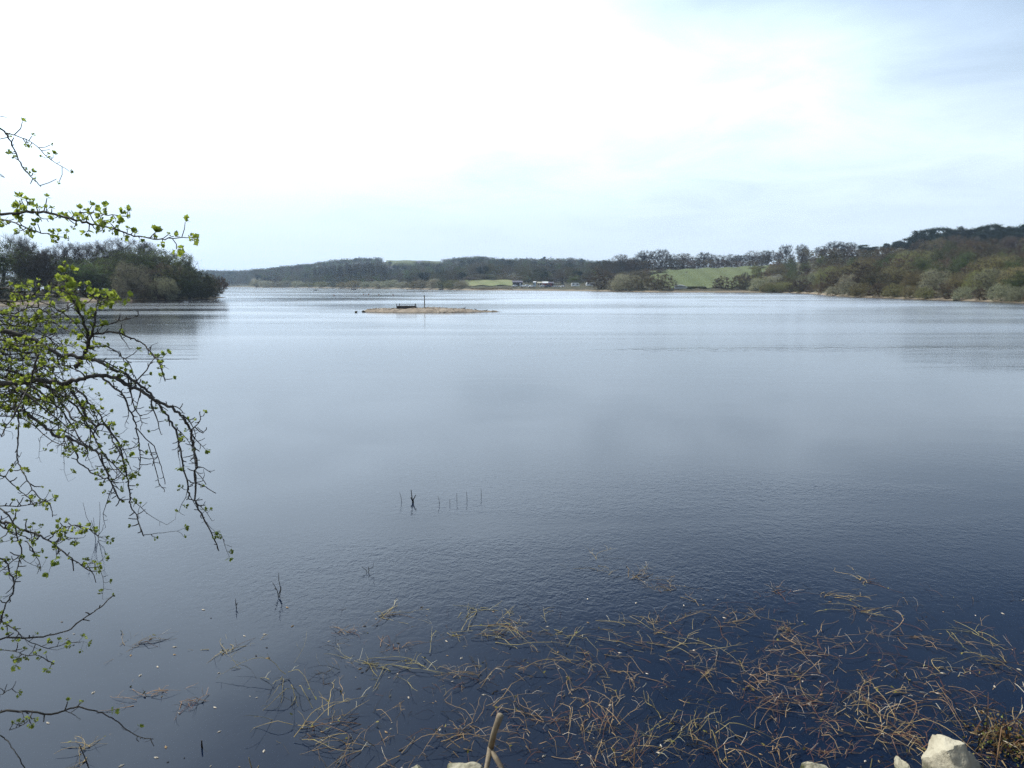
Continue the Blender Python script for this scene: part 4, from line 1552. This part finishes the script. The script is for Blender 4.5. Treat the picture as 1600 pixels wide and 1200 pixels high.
SLW = ['off the elbow tangle towards the bright water', 'out in the ripples past the elbow tangle', 'near the single dark dead plant', 'below the bare twig tip', 'farthest out past the spiky outer tangle', 'outermost beside the reddish outer tangle',
       'outermost towards the dark open water', 'alone in the ripples past the thin line', 'in the ripples beyond the crescent', 'tiny and far out in the ripples', 'just outside the reddish outer tangle', 'past the pale forked stems', 'between spiky tangle and reddish tangle',
       'beside the lowest leafy branch', 'under the tip of the lowest branch', 'between the zigzag string and the lowest branch', 'between pale forks and reddish fan', 'in the ripples past the long flat mat', 'inside the bend of the elbow tangle', 'between the sweeping tangle and the orange mat',
       'close beyond the upright bunch', 'between the crescent and the thin line', 'between the flat mat and the crescent']
for i, (px, py, wp, hp, n) in enumerate(((545, 988, 40, 14, 5), (600, 965, 60, 20, 5), (335, 1018, 60, 20, 6), (220, 1012, 60, 22, 6), (1215, 922, 40, 20, 6), (1300, 930, 60, 24, 7), (1368, 912, 50, 18, 6), (1045, 922, 40, 30, 7),
                                         (1000, 908, 60, 24, 5), (945, 882, 40, 30, 4), (1345, 950, 60, 22, 6), (1500, 986, 60, 20, 6), (1238, 980, 50, 16, 5), (210, 1105, 70, 60, 8), (150, 1172, 60, 40, 9), (300, 1100, 50, 30, 5),
                                         (1500, 1050, 70, 30, 6), (740, 955, 50, 16, 5), (620, 1010, 40, 20, 4), (1095, 1050, 60, 30, 6), (985, 1060, 50, 30, 5), (1010, 965, 60, 24, 5), (800, 975, 40, 14, 4))):
    weed_clump(px, py, wp * 1.2, hp, max(n, 10), 300 + i, 'small loose tangle of dead stems ' + SLW[i], SG, None, .25 if px < 900 else .45, .02, Lk=1.1)
# the rest of the weed, drifting singly
lr = random.Random(77)
mb = MB()
for _ in range(800):
    px = lr.uniform(480, 1640)
    py = lr.uniform(950, 1215) - (20 if px > 1000 else 0)
    if px < 760 and lr.random() < .6 or (py < 1000 and lr.random() < .45):
        continue
    p = hit(px, py)
    strand(mb, lr, (p.x, p.y, .001), lr.uniform(0, 6.28), lr.uniform(.08, .36), lr.uniform(.001, .0026), lr.uniform(0, .05), lr.choice([0, 0, 1, 1, 4, 0]), sides=3)
for _ in range(150):
    p = hit(lr.uniform(60, 1640), lr.uniform(930, 1210))
    s = lr.uniform(.004, .012)
    a = lr.uniform(0, 6.28)
    u_, v_ = Vector((math.cos(a), math.sin(a), 0)) * s * 2.2, Vector((-math.sin(a), math.cos(a), 0)) * s
    p.z = .003
    mb.add([p - u_, p + v_, p + u_, p - v_, p + Vector((0, 0, s * .7))], [(0, 3, 4), (3, 2, 4), (2, 1, 4), (1, 0, 4)], lr.choice([2, 2, 0, 4]))
tag(mb.obj('drifting_stems', SM), 'loose dead stems and bits drifting on the water', 'dead stems', kind='stuff')

# brown leafy weed mass at the bank corner
r_ = random.Random(55)
c = hit(1572, 1165)
mb = MB()
for _ in range(70):
    x, y = r_.gauss(0, .16), r_.gauss(0, .14)
    strand(mb, r_, (x, y, .02), r_.uniform(0, 6.28), r_.uniform(.12, .4), r_.uniform(.003, .006), r_.uniform(.05, .2), r_.choice([0, 1, 0, 4]), sides=3)
o = mb.obj('stems', SM)
t = thing('leafy_weed', (c.x, c.y, 0), 'heap of brown leafy weed beside the large angular stone', 'weed')
o.parent = t
mb = MB()
for _ in range(420):
    q = Vector((r_.gauss(0, .13), r_.gauss(0, .12), abs(r_.gauss(.05, .05))))
    d = Vector((r_.gauss(0, 1), r_.gauss(0, 1), r_.gauss(0, .5))).normalized()
    s = d.cross(Vector((r_.gauss(0, 1), r_.gauss(0, 1), r_.gauss(0, 1)))).normalized()
    L = r_.uniform(.015, .045)
    mb.add([q, q + d * L * .5 + s * L * .3, q + d * L, q + d * L * .5 - s * L * .3], [(0, 1, 2, 3)], r_.choice([0, 0, 1, 2]))
mb.obj('dead_leaves', [plant_mat('rusty_leaves', (0.11, 0.045, 0.022)), plant_mat('brown_leaves', (0.085, 0.055, 0.03)), moss], t)


def upright(name, px, py0, stems, label, m=None, group=None, rough=0.0045, cat='dead plant'):
    """stems standing up out of the water; each given as picture offsets from its foot"""
    b = hit(px, py0)
    dd = b.y / (_cp * 1.0)
    mb = MB()
    for st_ in stems:
        pts = []
        for (dx, dy) in st_:
            pts.append(Vector((dx * b.y / FPX * 1.03, 0.02 * dy / 20, -dy * b.y / FPX * 1.06)))
        pts[0].z -= .03 if stems.index(st_) == 0 or abs(st_[0][1]) < 1 else 0
        mb.tube(pts, [rough * (1 - .6 * i / len(pts)) for i in range(len(pts))], 5)
    o = mb.obj(name, m or stem_dark, None, True)
    o.location = (b.x, b.y, 0)
    return tag(o, label, cat, group)


upright('dead_plant', 150, 842, [[(0, 0), (-2, -15), (-10, -36), (-12, -59)], [(3, 0), (7, -14), (12, -40), (14, -60)], [(2, -5), (0, -20), (1, -35)], [(2, -3), (12, -14), (15, -24)], [(0, -8), (-3, -30)], [(5, -2), (15, -5), (18, 4)]],
        'thin dead plant with two long upright stems beside the leafy branch', rough=.004)
upright('dead_plant', 436, 932, [[(0, 0), (-2, -10), (-8, -24)], [(0, 0), (4, -12), (2, -28), (3, -40)], [(0, -4), (5, -16)], [(-3, -12), (-6, -14)], [(1, 0), (3, 6)]], 'dark forked dead plant standing in the water with upright twigs', rough=.005)
upright('dead_plant', 645, 785, [[(0, 0), (-1, -8), (-2, -20)], [(0, -3), (3, -8), (5, -12)], [(0, -2), (-3, -8)], [(1, 0), (1, -6)]], 'small knotted dark dead plant far out in the water', rough=.010)
upright('dead_plant', 575, 894, [[(0, 0), (-3, -4), (-10, -9)], [(0, 0), (2, -6), (8, -8), (10, -16)], [(2, -2), (1, -9)]], 'low thin dead plant with curling stems out in the ripples', rough=.004)
upright('dead_plant', 370, 950, [[(0, 0), (-1, -8), (0, -16)], [(0, -5), (2, -9)]], 'single short dark dead plant in front of the forked one', rough=.005)
upright('dead_plant', 316, 1168, [[(0, 0), (0, -6), (1, -14)]], 'stubby dark stem end poking out near the branch tip', rough=.008)
for px, py, hh, lean in ((628, 784, 15, -3), (687, 788, 13, -2), (703, 788, 8, 0), (714, 783, 13, 0), (730, 782, 14, -1), (752, 775, 12, 0)):
    upright('reed_stem', px, py, [[(0, 0), (lean * .4, -hh * .5), (lean, -hh)]], 'single thin reed stem in the row standing far out in the water', group='reed stems far out in the water', rough=.0042, cat='reed')
for px, py, dx, hh, lb in ((990, 1216, -2, 62, 'thin straight pale straw standing at the bank under the red-brown bunch'), (1553, 1222, -14, 110, 'long thin pale straw leaning past the large angular stone'),
                           (1357, 1216, -1, 40, 'short thin straw standing between the small pale stones'), (145, 1214, -8, 66, 'dark straight straw standing at the bank under the lowest branch'), (398, 1218, -4, 45, 'tan twig standing at the bank with a side fork')):
    upright('straw', px, py, [[(0, 0), (dx * .5, -hh * .5), (dx, -hh)]] + ([[(2, -12), (10, -28)]] if px == 398 else []), lb, stem_dark if px == 145 else stem_tan, 'straws at the bank', .005, 'straw')

# ------------------------------------------------------------------ the leafing tree at the bank
leaf_mat = plant_mat('young_leaves', (0.105, 0.145, 0.030), 0.5, var=.45, hue=.02, tcol=(0.33, 0.40, 0.06))
bark_m = simple('hawthorn_bark', (0.026, 0.022, 0.018), (0.055, 0.047, 0.037), 30, bmp=.6, bdist=.004)


def leaf_cluster_mesh(seed):
    r_ = random.Random(seed)
    mb = MB()
    for k in range(r_.randint(8, 10)):
        a = 2 * math.pi * k / 7 + r_.uniform(-.4, .4)
        el = r_.uniform(.1, 1.35)
        d = Vector((math.cos(a) * math.cos(el), math.sin(a) * math.cos(el), math.sin(el)))
        s = d.cross(Vector((0, 0, 1))).normalized()
        n = s.cross(d)
        L = r_.uniform(.0115, .022)
        b = d * .004
        cup = r_.uniform(.05, .3)

        def q(u, w):
            return b + d * L * u + s * L * w + n * L * (abs(w) * cup + .12 * u * u)
        vs = [q(0, 0), q(.45, .2), q(.62, .46), q(.78, .24), q(1.05, .02), q(.78, -.24), q(.62, -.46), q(.45, -.2)]
        mb.add(vs, [(0, 1, 3, 4), (1, 2, 3), (0, 4, 5, 7), (7, 5, 6)])
    return mb.mesh('leaf_cluster', leaf_mat)


LC = [leaf_cluster_mesh(i) for i in range(8)]
tr_ = random.Random(12)
TB = Vector((-3.35, 3.1, 0))
TB.z = bank_z(TB.x, TB.y) - .1
tree_t = thing('leafing_tree', TB, 'thorny small tree with fresh green leaves and drooping twigs reaching over the water', 'tree')
trunk_pts = [Vector((0, 0, 0)), Vector((.05, .03, .5)), Vector((-.02, .05, 1.2)), Vector((.08, .0, 2.0)), Vector((.0, .06, 2.7)), Vector((.1, .1, 3.4)), Vector((.14, .05, 4.2))]
q = MB()
q.tube(trunk_pts, [.12, .10, .085, .075, .06, .045, .02], 10)
q.obj('trunk', bark_m, tree_t, True)
CLUSTERS = []
TRUNK_W = [TB + p for p in trunk_pts]


def smooth_pts(pts, k=3):
    out = []
    n = len(pts)
    for i in range(n - 1):
        p0, p1, p2, p3 = pts[max(0, i - 1)], pts[i], pts[i + 1], pts[min(n - 1, i + 2)]
        for j in range(k):
            u = j / k
            out.append(.5 * ((2 * p1) + (p2 - p0) * u + (2 * p0 - 5 * p1 + 4 * p2 - p3) * u * u + (3 * p1 - p0 - 3 * p2 + p3) * u ** 3))
    out.append(pts[-1])
    return out


def branch(path, d0, d1, r0, r1, spur=.5, leaf=.3, twig=0.0, from_trunk=False, wob=.05, droop=.0, leafto=1.0, tl=.14, ls=.82):
    """one bough: path in picture units lifted to its own depth, with thorny spurs and leaf rosettes"""
    n = len(path)
    ln = [0]
    for a, b in zip(path, path[1:]):
        ln.append(ln[-1] + math.hypot(b[0] - a[0], b[1] - a[1]))
    ph = tr_.uniform(0, 6)
    pts = []
    for i, (x, y) in enumerate(path):
        u = ln[i] / ln[-1]
        pts.append(pt(x, y, d0 + (d1 - d0) * u + wob * math.sin(ph + u * 7) * min(1, u * 4)))
    if from_trunk:
        f = pts[0]
        zt = min(max(f.z - .35, TRUNK_W[1].z), TRUNK_W[-1].z)
        tp = min(TRUNK_W, key=lambda p: abs(p.z - zt))
        pts = [tp, tp.lerp(f, .5) + Vector((0, 0, .1))] + pts
    pts = smooth_pts(pts, 3)
    m = len(pts)
    dm = (d0 + d1) / 2
    R0, R1 = r0 / 2 * dm / FPX, r1 / 2 * dm / FPX
    rad = [(R0 + (R1 - R0) * (i / (m - 1)) ** .7) * (1 + tr_.uniform(-.08, .14)) for i in range(m)]
    pts = [p + Vector((tr_.gauss(0, 1), tr_.gauss(0, 1), tr_.gauss(0, 1))) * min(.004, rad[i]) * .6 for i, p in enumerate(pts)]
    mb = MB()
    mb.tube([p - TB for p in pts], rad, 6)
    cl = []

    def spurs(pp, rr, prob, lprob, dep=0):
        acc = 0
        for i in range(1, len(pp)):
            seg = pp[i] - pp[i - 1]
            acc += seg.length
            if acc < .014:
                continue
            acc = 0
            vis = pp[i]
            if tr_.random() > prob:
                continue
            t_ = seg.normalized()
            side = t_.cross(Vector((tr_.gauss(0, 1), tr_.gauss(0, 1), tr_.gauss(0, 1)))).normalized()
            d = (side * tr_.uniform(.7, 1.1) + t_ * tr_.uniform(.1, .7) + Vector((0, 0, .25))).normalized()
            L = tr_.uniform(.008, .032)
            if tr_.random() < .15:
                L *= 2
            k1 = vis + d * L * .55
            k2 = k1 + (d + Vector((tr_.gauss(0, .4), tr_.gauss(0, .4), tr_.uniform(0, .6)))).normalized() * L * .5
            w_ = min(rr[i], .0022)
            mb.tube([vis - TB, k1 - TB, k2 - TB], [w_, w_ * .9, w_ * .75], 4)
            if tr_.random() < lprob * (1 if i / len(pp) < leafto else .15):
                cl.append((k2, ls * tr_.uniform(.5, 1.1), (d + Vector((0, 0, .5))).normalized()))
    st0 = 0
    spurs(pts[st0:], rad[st0:], spur, leaf)
    if twig:
        acc = 0
        for i in range(4, m):
            acc += (pts[i] - pts[i - 1]).length
            if acc < .075 or tr_.random() > twig:
                continue
            acc = 0
            t_ = (pts[i] - pts[i - 1]).normalized()
            side = t_.cross(Vector((tr_.gauss(0, 1), tr_.gauss(0, 1), tr_.gauss(0, .6)))).normalized()
            d = (side * .8 + t_ * .8).normalized()
            L = tr_.uniform(.4, 1.25) * tl
            tp = [pts[i]]
            for k in range(6):
                d = (d + Vector((tr_.gauss(0, .16), tr_.gauss(0, .16), tr_.gauss(0, .16) - droop * .2))).normalized()
                tp.append(tp[-1] + d * L / 6)
            tr2 = [min(rad[i] * .6, .0032) * (1 - .6 * k / 6) for k in range(7)]
            mb.tube([p - TB for p in tp], tr2, 5)
            spurs(tp, tr2, spur * .9, leaf)
            if tr_.random() < leaf:
                cl.append((tp[-1], tr_.uniform(.6, 1.15), d))
    o = mb.obj('branch', bark_m, tree_t, True)
    for p, s, d in cl:
        CLUSTERS.append((o, p, s, d))
    return o


# top sprays
branch([(-150, 120), (-40, 170), (0, 200), (8, 208), (12, 213), (20, 227), (25, 240), (32, 255), (38, 265), (48, 275), (58, 285), (63, 291)], 2.9, 2.8, 4, 1.2, .7, .8, from_trunk=True)
branch([(8, 208), (20, 210), (32, 214), (45, 220), (60, 231), (72, 243), (83, 252), (97, 260)], 2.85, 2.95, 1.8, 1.0, .7, .75)
branch([(-120, 160), (-40, 176), (10, 183)], 3.0, 3.0, 2, .9, .3, .0)
branch([(-90, 225), (-30, 250), (7, 277)], 2.9, 2.9, 2.5, 1.0, .3, .1)
# high leafy bough
branch([(-200, 350), (-80, 334), (0, 335), (38, 331), (55, 332), (68, 331), (85, 336), (100, 338), (115, 343), (130, 347), (145, 350), (155, 353), (165, 355), (180, 358), (195, 363), (205, 368), (222, 370), (240, 373), (258, 374), (275, 372), (300, 371)], 3.2, 2.9, 6, 1.3, 1.0, 1.0, .0, True, ls=1.3)
branch([(-40, 338), (0, 343), (18, 347), (35, 353), (45, 358), (60, 363), (70, 365), (82, 367), (100, 371), (108, 373)], 3.2, 3.05, 3, 1.1, 1.0, 1.0, ls=1.3)
branch([(110, 340), (120, 334), (135, 332), (155, 333), (165, 336), (180, 336), (195, 338), (203, 340)], 3.08, 3.0, 2, 1.1, 1.0, 1.0, ls=1.3)
branch([(38, 331), (40, 323), (48, 318), (53, 312)], 3.15, 3.1, 1.8, 1.0, 1.0, 1.0, ls=1.6)
branch([(55, 332), (68, 342), (80, 341)], 3.12, 3.1, 1.6, 1.0, .9, .5)
# main boughs
branch([(-320, 640), (-200, 610), (-80, 598), (0, 599), (40, 597), (60, 594), (85, 598), (105, 597), (125, 592), (140, 588), (160, 587), (180, 590), (196, 600), (205, 606), (222, 612), (236, 620), (245, 626), (262, 634), (275, 642), (285, 651), (291, 660), (297, 672), (302, 690), (304, 705), (307, 725), (306, 745), (305, 775), (307, 790), (318, 810), (330, 832), (341, 858)], 3.0, 2.6, 10.5, 1.7, .8, .28, .45, True, droop=.8, leafto=.72)
branch([(-180, 520), (-90, 508), (0, 516), (30, 523), (55, 533), (75, 545), (95, 556), (105, 556), (130, 559), (150, 563), (165, 570), (175, 577), (190, 582), (203, 590), (217, 600), (228, 609), (238, 618), (248, 633), (256, 645), (268, 660), (276, 676), (280, 695), (284, 712), (288, 735), (293, 755), (294, 768), (296, 775), (292, 781)], 3.1, 2.65, 8.5, 1.6, .7, .35, .35, True, droop=.6, leafto=.8)
# upright shoot and its forks
branch([(118, 574), (130, 556), (138, 540), (143, 522), (147, 505), (149, 490), (150, 478), (156, 466)], 2.95, 3.0, 7, 2, .8, .8, .3, tl=.1, ls=1.3)
branch([(138, 540), (137, 525), (132, 508), (125, 490), (118, 473), (110, 462), (103, 452), (105, 440), (108, 430)], 2.98, 3.05, 4.5, 2, .9, .7, .5, tl=.12, ls=1.35)
branch([(103, 452), (95, 449), (85, 445), (75, 444)], 3.05, 3.0, 2.4, 1.2, .7, .15)
branch([(118, 473), (106, 480), (92, 487), (80, 492)], 3.05, 3.1, 2, 1, .7, .15)
branch([(125, 490), (112, 480), (98, 488), (85, 496)], 3.02, 2.9, 1.8, 1, .6, .15)
branch([(110, 455), (125, 458), (136, 464), (145, 462), (150, 468), (160, 470), (170, 466)], 3.0, 2.9, 2.2, 1.2, 1.0, .95, .7, tl=.07, ls=1.3)
branch([(143, 522), (160, 520), (170, 519), (185, 520), (200, 526), (213, 532), (222, 536), (232, 545), (240, 555), (247, 567), (252, 575), (255, 585), (258, 596)], 2.98, 2.8, 3.4, 1.6, .75, .3, .3, droop=.4, tl=.08)
branch([(147, 510), (165, 508), (180, 503), (195, 499), (205, 497), (214, 494), (216, 487)], 3.0, 3.1, 2.6, 1.1, .35, .0)
branch([(130, 545), (150, 543), (168, 542), (180, 548), (190, 557), (197, 562), (203, 570), (206, 580), (208, 590)], 2.96, 2.85, 2.4, 1.2, .6, .25)
# drooping shoots under the main bough
branch([(65, 600), (78, 606), (90, 622), (103, 640), (113, 655), (125, 660), (132, 662), (145, 672), (156, 684)], 2.95, 2.75, 4.5, 1.6, .8, .5, .4, droop=.6)
branch([(108, 603), (115, 617), (125, 630), (133, 645), (140, 658), (150, 665), (160, 662), (168, 668), (178, 682), (185, 692), (190, 710), (196, 730), (198, 745), (202, 765), (203, 780), (204, 792), (213, 805), (220, 825), (224, 838)], 2.9, 2.6, 4.5, 1.6, .8, .42, .3, droop=.5, leafto=.9)
branch([(115, 606), (133, 620), (140, 630), (150, 640), (158, 652), (165, 663), (172, 675), (176, 690), (183, 700), (190, 715), (194, 728)], 2.88, 2.7, 3.6, 1.5, .8, .45, .3, droop=.5)
branch([(-200, 640), (-80, 622), (0, 634), (15, 640), (35, 642), (47, 650), (60, 660), (75, 670), (88, 681), (105, 683), (118, 690), (140, 700), (153, 707), (158, 712), (163, 727), (168, 743), (175, 757), (182, 770), (186, 780), (192, 781)], 3.05, 2.65, 8, 1.6, .7, .42, .35, True, droop=.5, leafto=.85)
branch([(105, 682), (115, 700), (120, 710), (122, 722), (135, 730), (142, 738), (158, 745), (167, 748), (172, 752), (178, 762), (184, 776), (190, 781)], 2.9, 2.7, 3, 1.2, .8, .35, .2)
branch([(160, 588), (175, 603), (185, 610), (195, 620), (200, 635), (207, 650), (212, 665), (215, 680), (217, 695), (218, 705), (219, 720), (217, 735)], 2.85, 2.7, 3.8, 1.4, .9, .12, .25, droop=.5, tl=.09)
branch([(214, 670), (228, 685), (240, 697), (246, 712), (252, 730), (256, 745), (258, 757)], 2.72, 2.65, 1.9, 1.0, .45, .05)
branch([(232, 692), (236, 708), (241, 725), (246, 745), (250, 758), (257, 765), (256, 769)], 2.7, 2.62, 1.6, 1.0, .4, .0)
branch([(203, 598), (206, 620), (212, 638), (218, 650), (222, 662)], 2.85, 2.8, 2.4, 1.1, .9, .1)
branch([(277, 642), (290, 658), (297, 668), (303, 685), (303, 705), (306, 725), (300, 700)], 2.66, 2.62, 1.6, 1, .3, .2)
branch([(297, 672), (307, 665), (313, 655), (312, 643)], 2.66, 2.6, 1.9, 1.3, .4, .3)
branch([(297, 674), (305, 668), (315, 676), (320, 674), (323, 668)], 2.66, 2.7, 1.9, 1.3, .3, .0)
branch([(294, 750), (303, 755), (315, 758), (325, 763), (337, 771)], 2.64, 2.6, 1.8, 1.2, .3, .0)
branch([(305, 727), (318, 731), (329, 739)], 2.64, 2.7, 1.6, 1, .3, .0)
branch([(305, 735), (314, 745), (322, 757)], 2.64, 2.6, 1.5, 1, .3, .0)
branch([(60, 600), (85, 612), (110, 628), (130, 652), (150, 690), (165, 712), (182, 730), (196, 745)], 3.1, 2.85, 4, 1.4, .8, .4, .3, droop=.4)
branch([(40, 600), (70, 618), (95, 640), (110, 662), (128, 690), (150, 705)], 3.25, 3.1, 4, 1.4, .8, .55, .4, droop=.4)
branch([(20, 602), (45, 618), (70, 640), (90, 655), (105, 668)], 2.75, 2.65, 3.4, 1.4, .8, .6, .4, droop=.4)
# leafy thicket close to the trunk
for yy in (452, 470, 488, 505, 530, 545, 562, 578, 616, 628, 520, 555, 590, 604):
    branch([(-160, yy + tr_.uniform(0, 60)), (-60, yy + tr_.uniform(-6, 20)), (0, yy), (22, yy + tr_.uniform(-6, 8)), (45 + tr_.uniform(-10, 15), yy + tr_.uniform(-10, 14)), (72 + tr_.uniform(-14, 26), yy + tr_.uniform(-8, 26))],
           tr_.uniform(2.7, 3.5), tr_.uniform(2.6, 3.5), 4.5, 1.4, 1.0, .95, .75, True, tl=.15)
for yy in (470, 500, 520, 550, 570, 590, 605, 612, 632, 650, 585, 576, 602, 622, 545):
    branch([(-150, yy + tr_.uniform(-30, 40)), (-50, yy + tr_.uniform(-10, 14)), (0, yy), (24, yy + tr_.uniform(-6, 12)), (50 + tr_.uniform(-10, 15), yy + tr_.uniform(-8, 24)), (84 + tr_.uniform(-14, 30), yy + tr_.uniform(0, 46)), (112 + tr_.uniform(-20, 26), yy + tr_.uniform(14, 76))],
           tr_.uniform(2.7, 3.5), tr_.uniform(2.6, 3.5), 3.4, 1.1, 1.0, .22, .8, True, tl=.16, droop=.4)
branch([(0, 490), (25, 495), (45, 497), (65, 500), (80, 503), (100, 514), (112, 520)], 3.2, 3.1, 3, 1.3, .9, .7, .5)
branch([(60, 555), (52, 575), (50, 590), (46, 605), (40, 612), (34, 625), (25, 640), (18, 655), (8, 668), (2, 682)], 2.5, 2.45, 3.4, 1.3, .5, .1)
# hanging shoots at the side
branch([(22, 630), (28, 645), (29, 670), (27, 695), (26, 716), (30, 728), (40, 745), (48, 760), (57, 772), (65, 780), (75, 785), (80, 795), (82, 808)], 2.55, 2.5, 2.6, 1.2, .6, .5, leafto=.55)
branch([(-60, 735), (0, 743), (8, 745), (20, 757), (30, 766), (42, 775), (50, 784), (54, 790)], 2.6, 2.5, 2.6, 1.3, .5, .15, 0, True)
branch([(8, 745), (14, 735), (20, 728), (26, 718)], 2.55, 2.53, 1.5, 1, .4, .2)
branch([(-160, 790), (-60, 800), (0, 815), (10, 817), (28, 825), (40, 830), (60, 835), (75, 843), (88, 853), (98, 862), (108, 870), (120, 878), (130, 885), (140, 887), (152, 886)], 2.7, 2.5, 5, 1.3, .95, .55, .4, True, tl=.1)
branch([(78, 842), (88, 831), (100, 825), (112, 821), (125, 822), (138, 826), (146, 833), (155, 837)], 2.58, 2.5, 2, 1.1, 1.0, .8, .3, tl=.07)
branch([(85, 850), (100, 842), (112, 841), (124, 841)], 2.55, 2.5, 1.7, 1, 1.0, .8)
branch([(-40, 792), (0, 790), (20, 791), (40, 790), (60, 784), (72, 783)], 2.6, 2.55, 2.2, 1.1, .9, .6, .5, tl=.08)
branch([(-20, 780), (0, 794), (20, 815), (28, 845), (35, 860), (30, 875), (27, 890), (25, 905), (22, 914)], 2.6, 2.55, 2.8, 1.2, .9, .5, .5, tl=.09)
branch([(-60, 862), (0, 873), (10, 878), (15, 892), (22, 907), (22, 920), (17, 932), (10, 942), (5, 955), (2, 972), (-10, 985)], 2.6, 2.55, 3.2, 1.8, .5, .3, .2, True, tl=.06)
branch([(40, 845), (50, 857), (57, 870), (62, 880), (64, 892)], 2.6, 2.55, 1.7, 1, .7, .4)
branch([(30, 868), (16, 880), (4, 890), (-10, 898)], 2.6, 2.6, 1.7, 1, .6, .4)
branch([(-30, 800), (0, 820), (18, 832), (40, 838), (55, 850)], 2.75, 2.7, 2.4, 1.2, 1.0, .75, .6, tl=.1)
# low shoots
branch([(-140, 1010), (-40, 1001), (0, 998), (30, 996), (50, 997), (75, 993), (100, 987), (115, 978), (130, 967), (145, 956), (160, 946), (170, 937), (177, 931)], 2.5, 2.4, 4.2, 1.3, .3, .0, 0, True)
branch([(-40, 965), (0, 972), (10, 975), (25, 985), (32, 993), (45, 1002), (60, 1008), (75, 1013), (95, 1008), (110, 1004), (125, 1004)], 2.5, 2.45, 2.2, .9, .8, .7, .3, True, tl=.07)
branch([(-40, 1018), (0, 1016), (25, 1018), (40, 1024), (60, 1024), (75, 1032), (83, 1036)], 2.45, 2.4, 1.9, 1, .95, .85, .3, True, tl=.06)
branch([(-160, 1125), (-60, 1112), (0, 1111), (30, 1111), (60, 1114), (80, 1116), (95, 1112), (110, 1107), (125, 1105), (145, 1110), (160, 1114), (175, 1122), (190, 1133), (205, 1144), (220, 1152), (240, 1155)], 2.4, 2.3, 5, 1.2, .5, .5, .15, True, tl=.06, leafto=.8)
branch([(50, 1115), (42, 1128), (30, 1135), (15, 1141)], 2.35, 2.3, 1.7, 1, .6, .7)
branch([(-40, 1140), (0, 1150), (12, 1158), (22, 1172), (30, 1187), (38, 1203)], 2.4, 2.35, 2.2, 1.6, .2, .0, 0, True)
branch([(-30, 1100), (0, 1086), (10, 1080), (20, 1075)], 2.4, 2.4, 1.6, 1, .5, .4, 0, True)
# rosettes wherever the shoots are leafy
def ell(cx, cy, n, sx, sy):
    return [(cx + tr_.gauss(0, sx), cy + tr_.gauss(0, sy)) for _ in range(n)]


tr_.shuffle(CLUSTERS)


def in_view(p):
    d = (p - Vector((0, 0, CAM_H)))
    zc = d.y * _cp - d.z * _sp
    if zc < .3:
        return False
    x = 800 + d.x / zc * FPX
    y = 600 - (d.z * _cp + d.y * _sp) / zc * FPX
    return -25 < x < 1600 and -25 < y < 1225


vis = [c for c in CLUSTERS if in_view(c[1])]
hid = [c for c in CLUSTERS if not in_view(c[1])]
print('leaf clusters', len(vis), 'in view', len(hid), 'outside')
vis.sort(key=lambda c: -c[2])


def rosette(o, p, s, d):
    k = link('leaf_cluster', LC[tr_.randrange(len(LC))], o)
    k.location = p - TB
    k.rotation_euler = (d.to_track_quat('Z', 'Y') @ Euler((0, 0, tr_.uniform(0, 6.28))).to_quaternion()).to_euler()
    k.scale = (s, s, s)


for c in vis[:300]:
    rosette(*c)
rest = MB()
for o, p, s, d in vis[300:] + hid[:300]:
    me = LC[tr_.randrange(len(LC))]
    mw = Matrix.Translation(p - TB) @ (d.to_track_quat('Z', 'Y')).to_matrix().to_4x4() @ Matrix.Rotation(tr_.uniform(0, 6), 4, 'Z') @ Matrix.Scale(s, 4)
    rest.add([mw @ v.co for v in me.vertices], [tuple(f.vertices) for f in me.polygons])
if rest.v:
    o = rest.obj('leaves', leaf_mat, tree_t)
    o['kind'] = 'stuff'

print('trees', len(TREES), 'objects', len(bpy.data.objects))
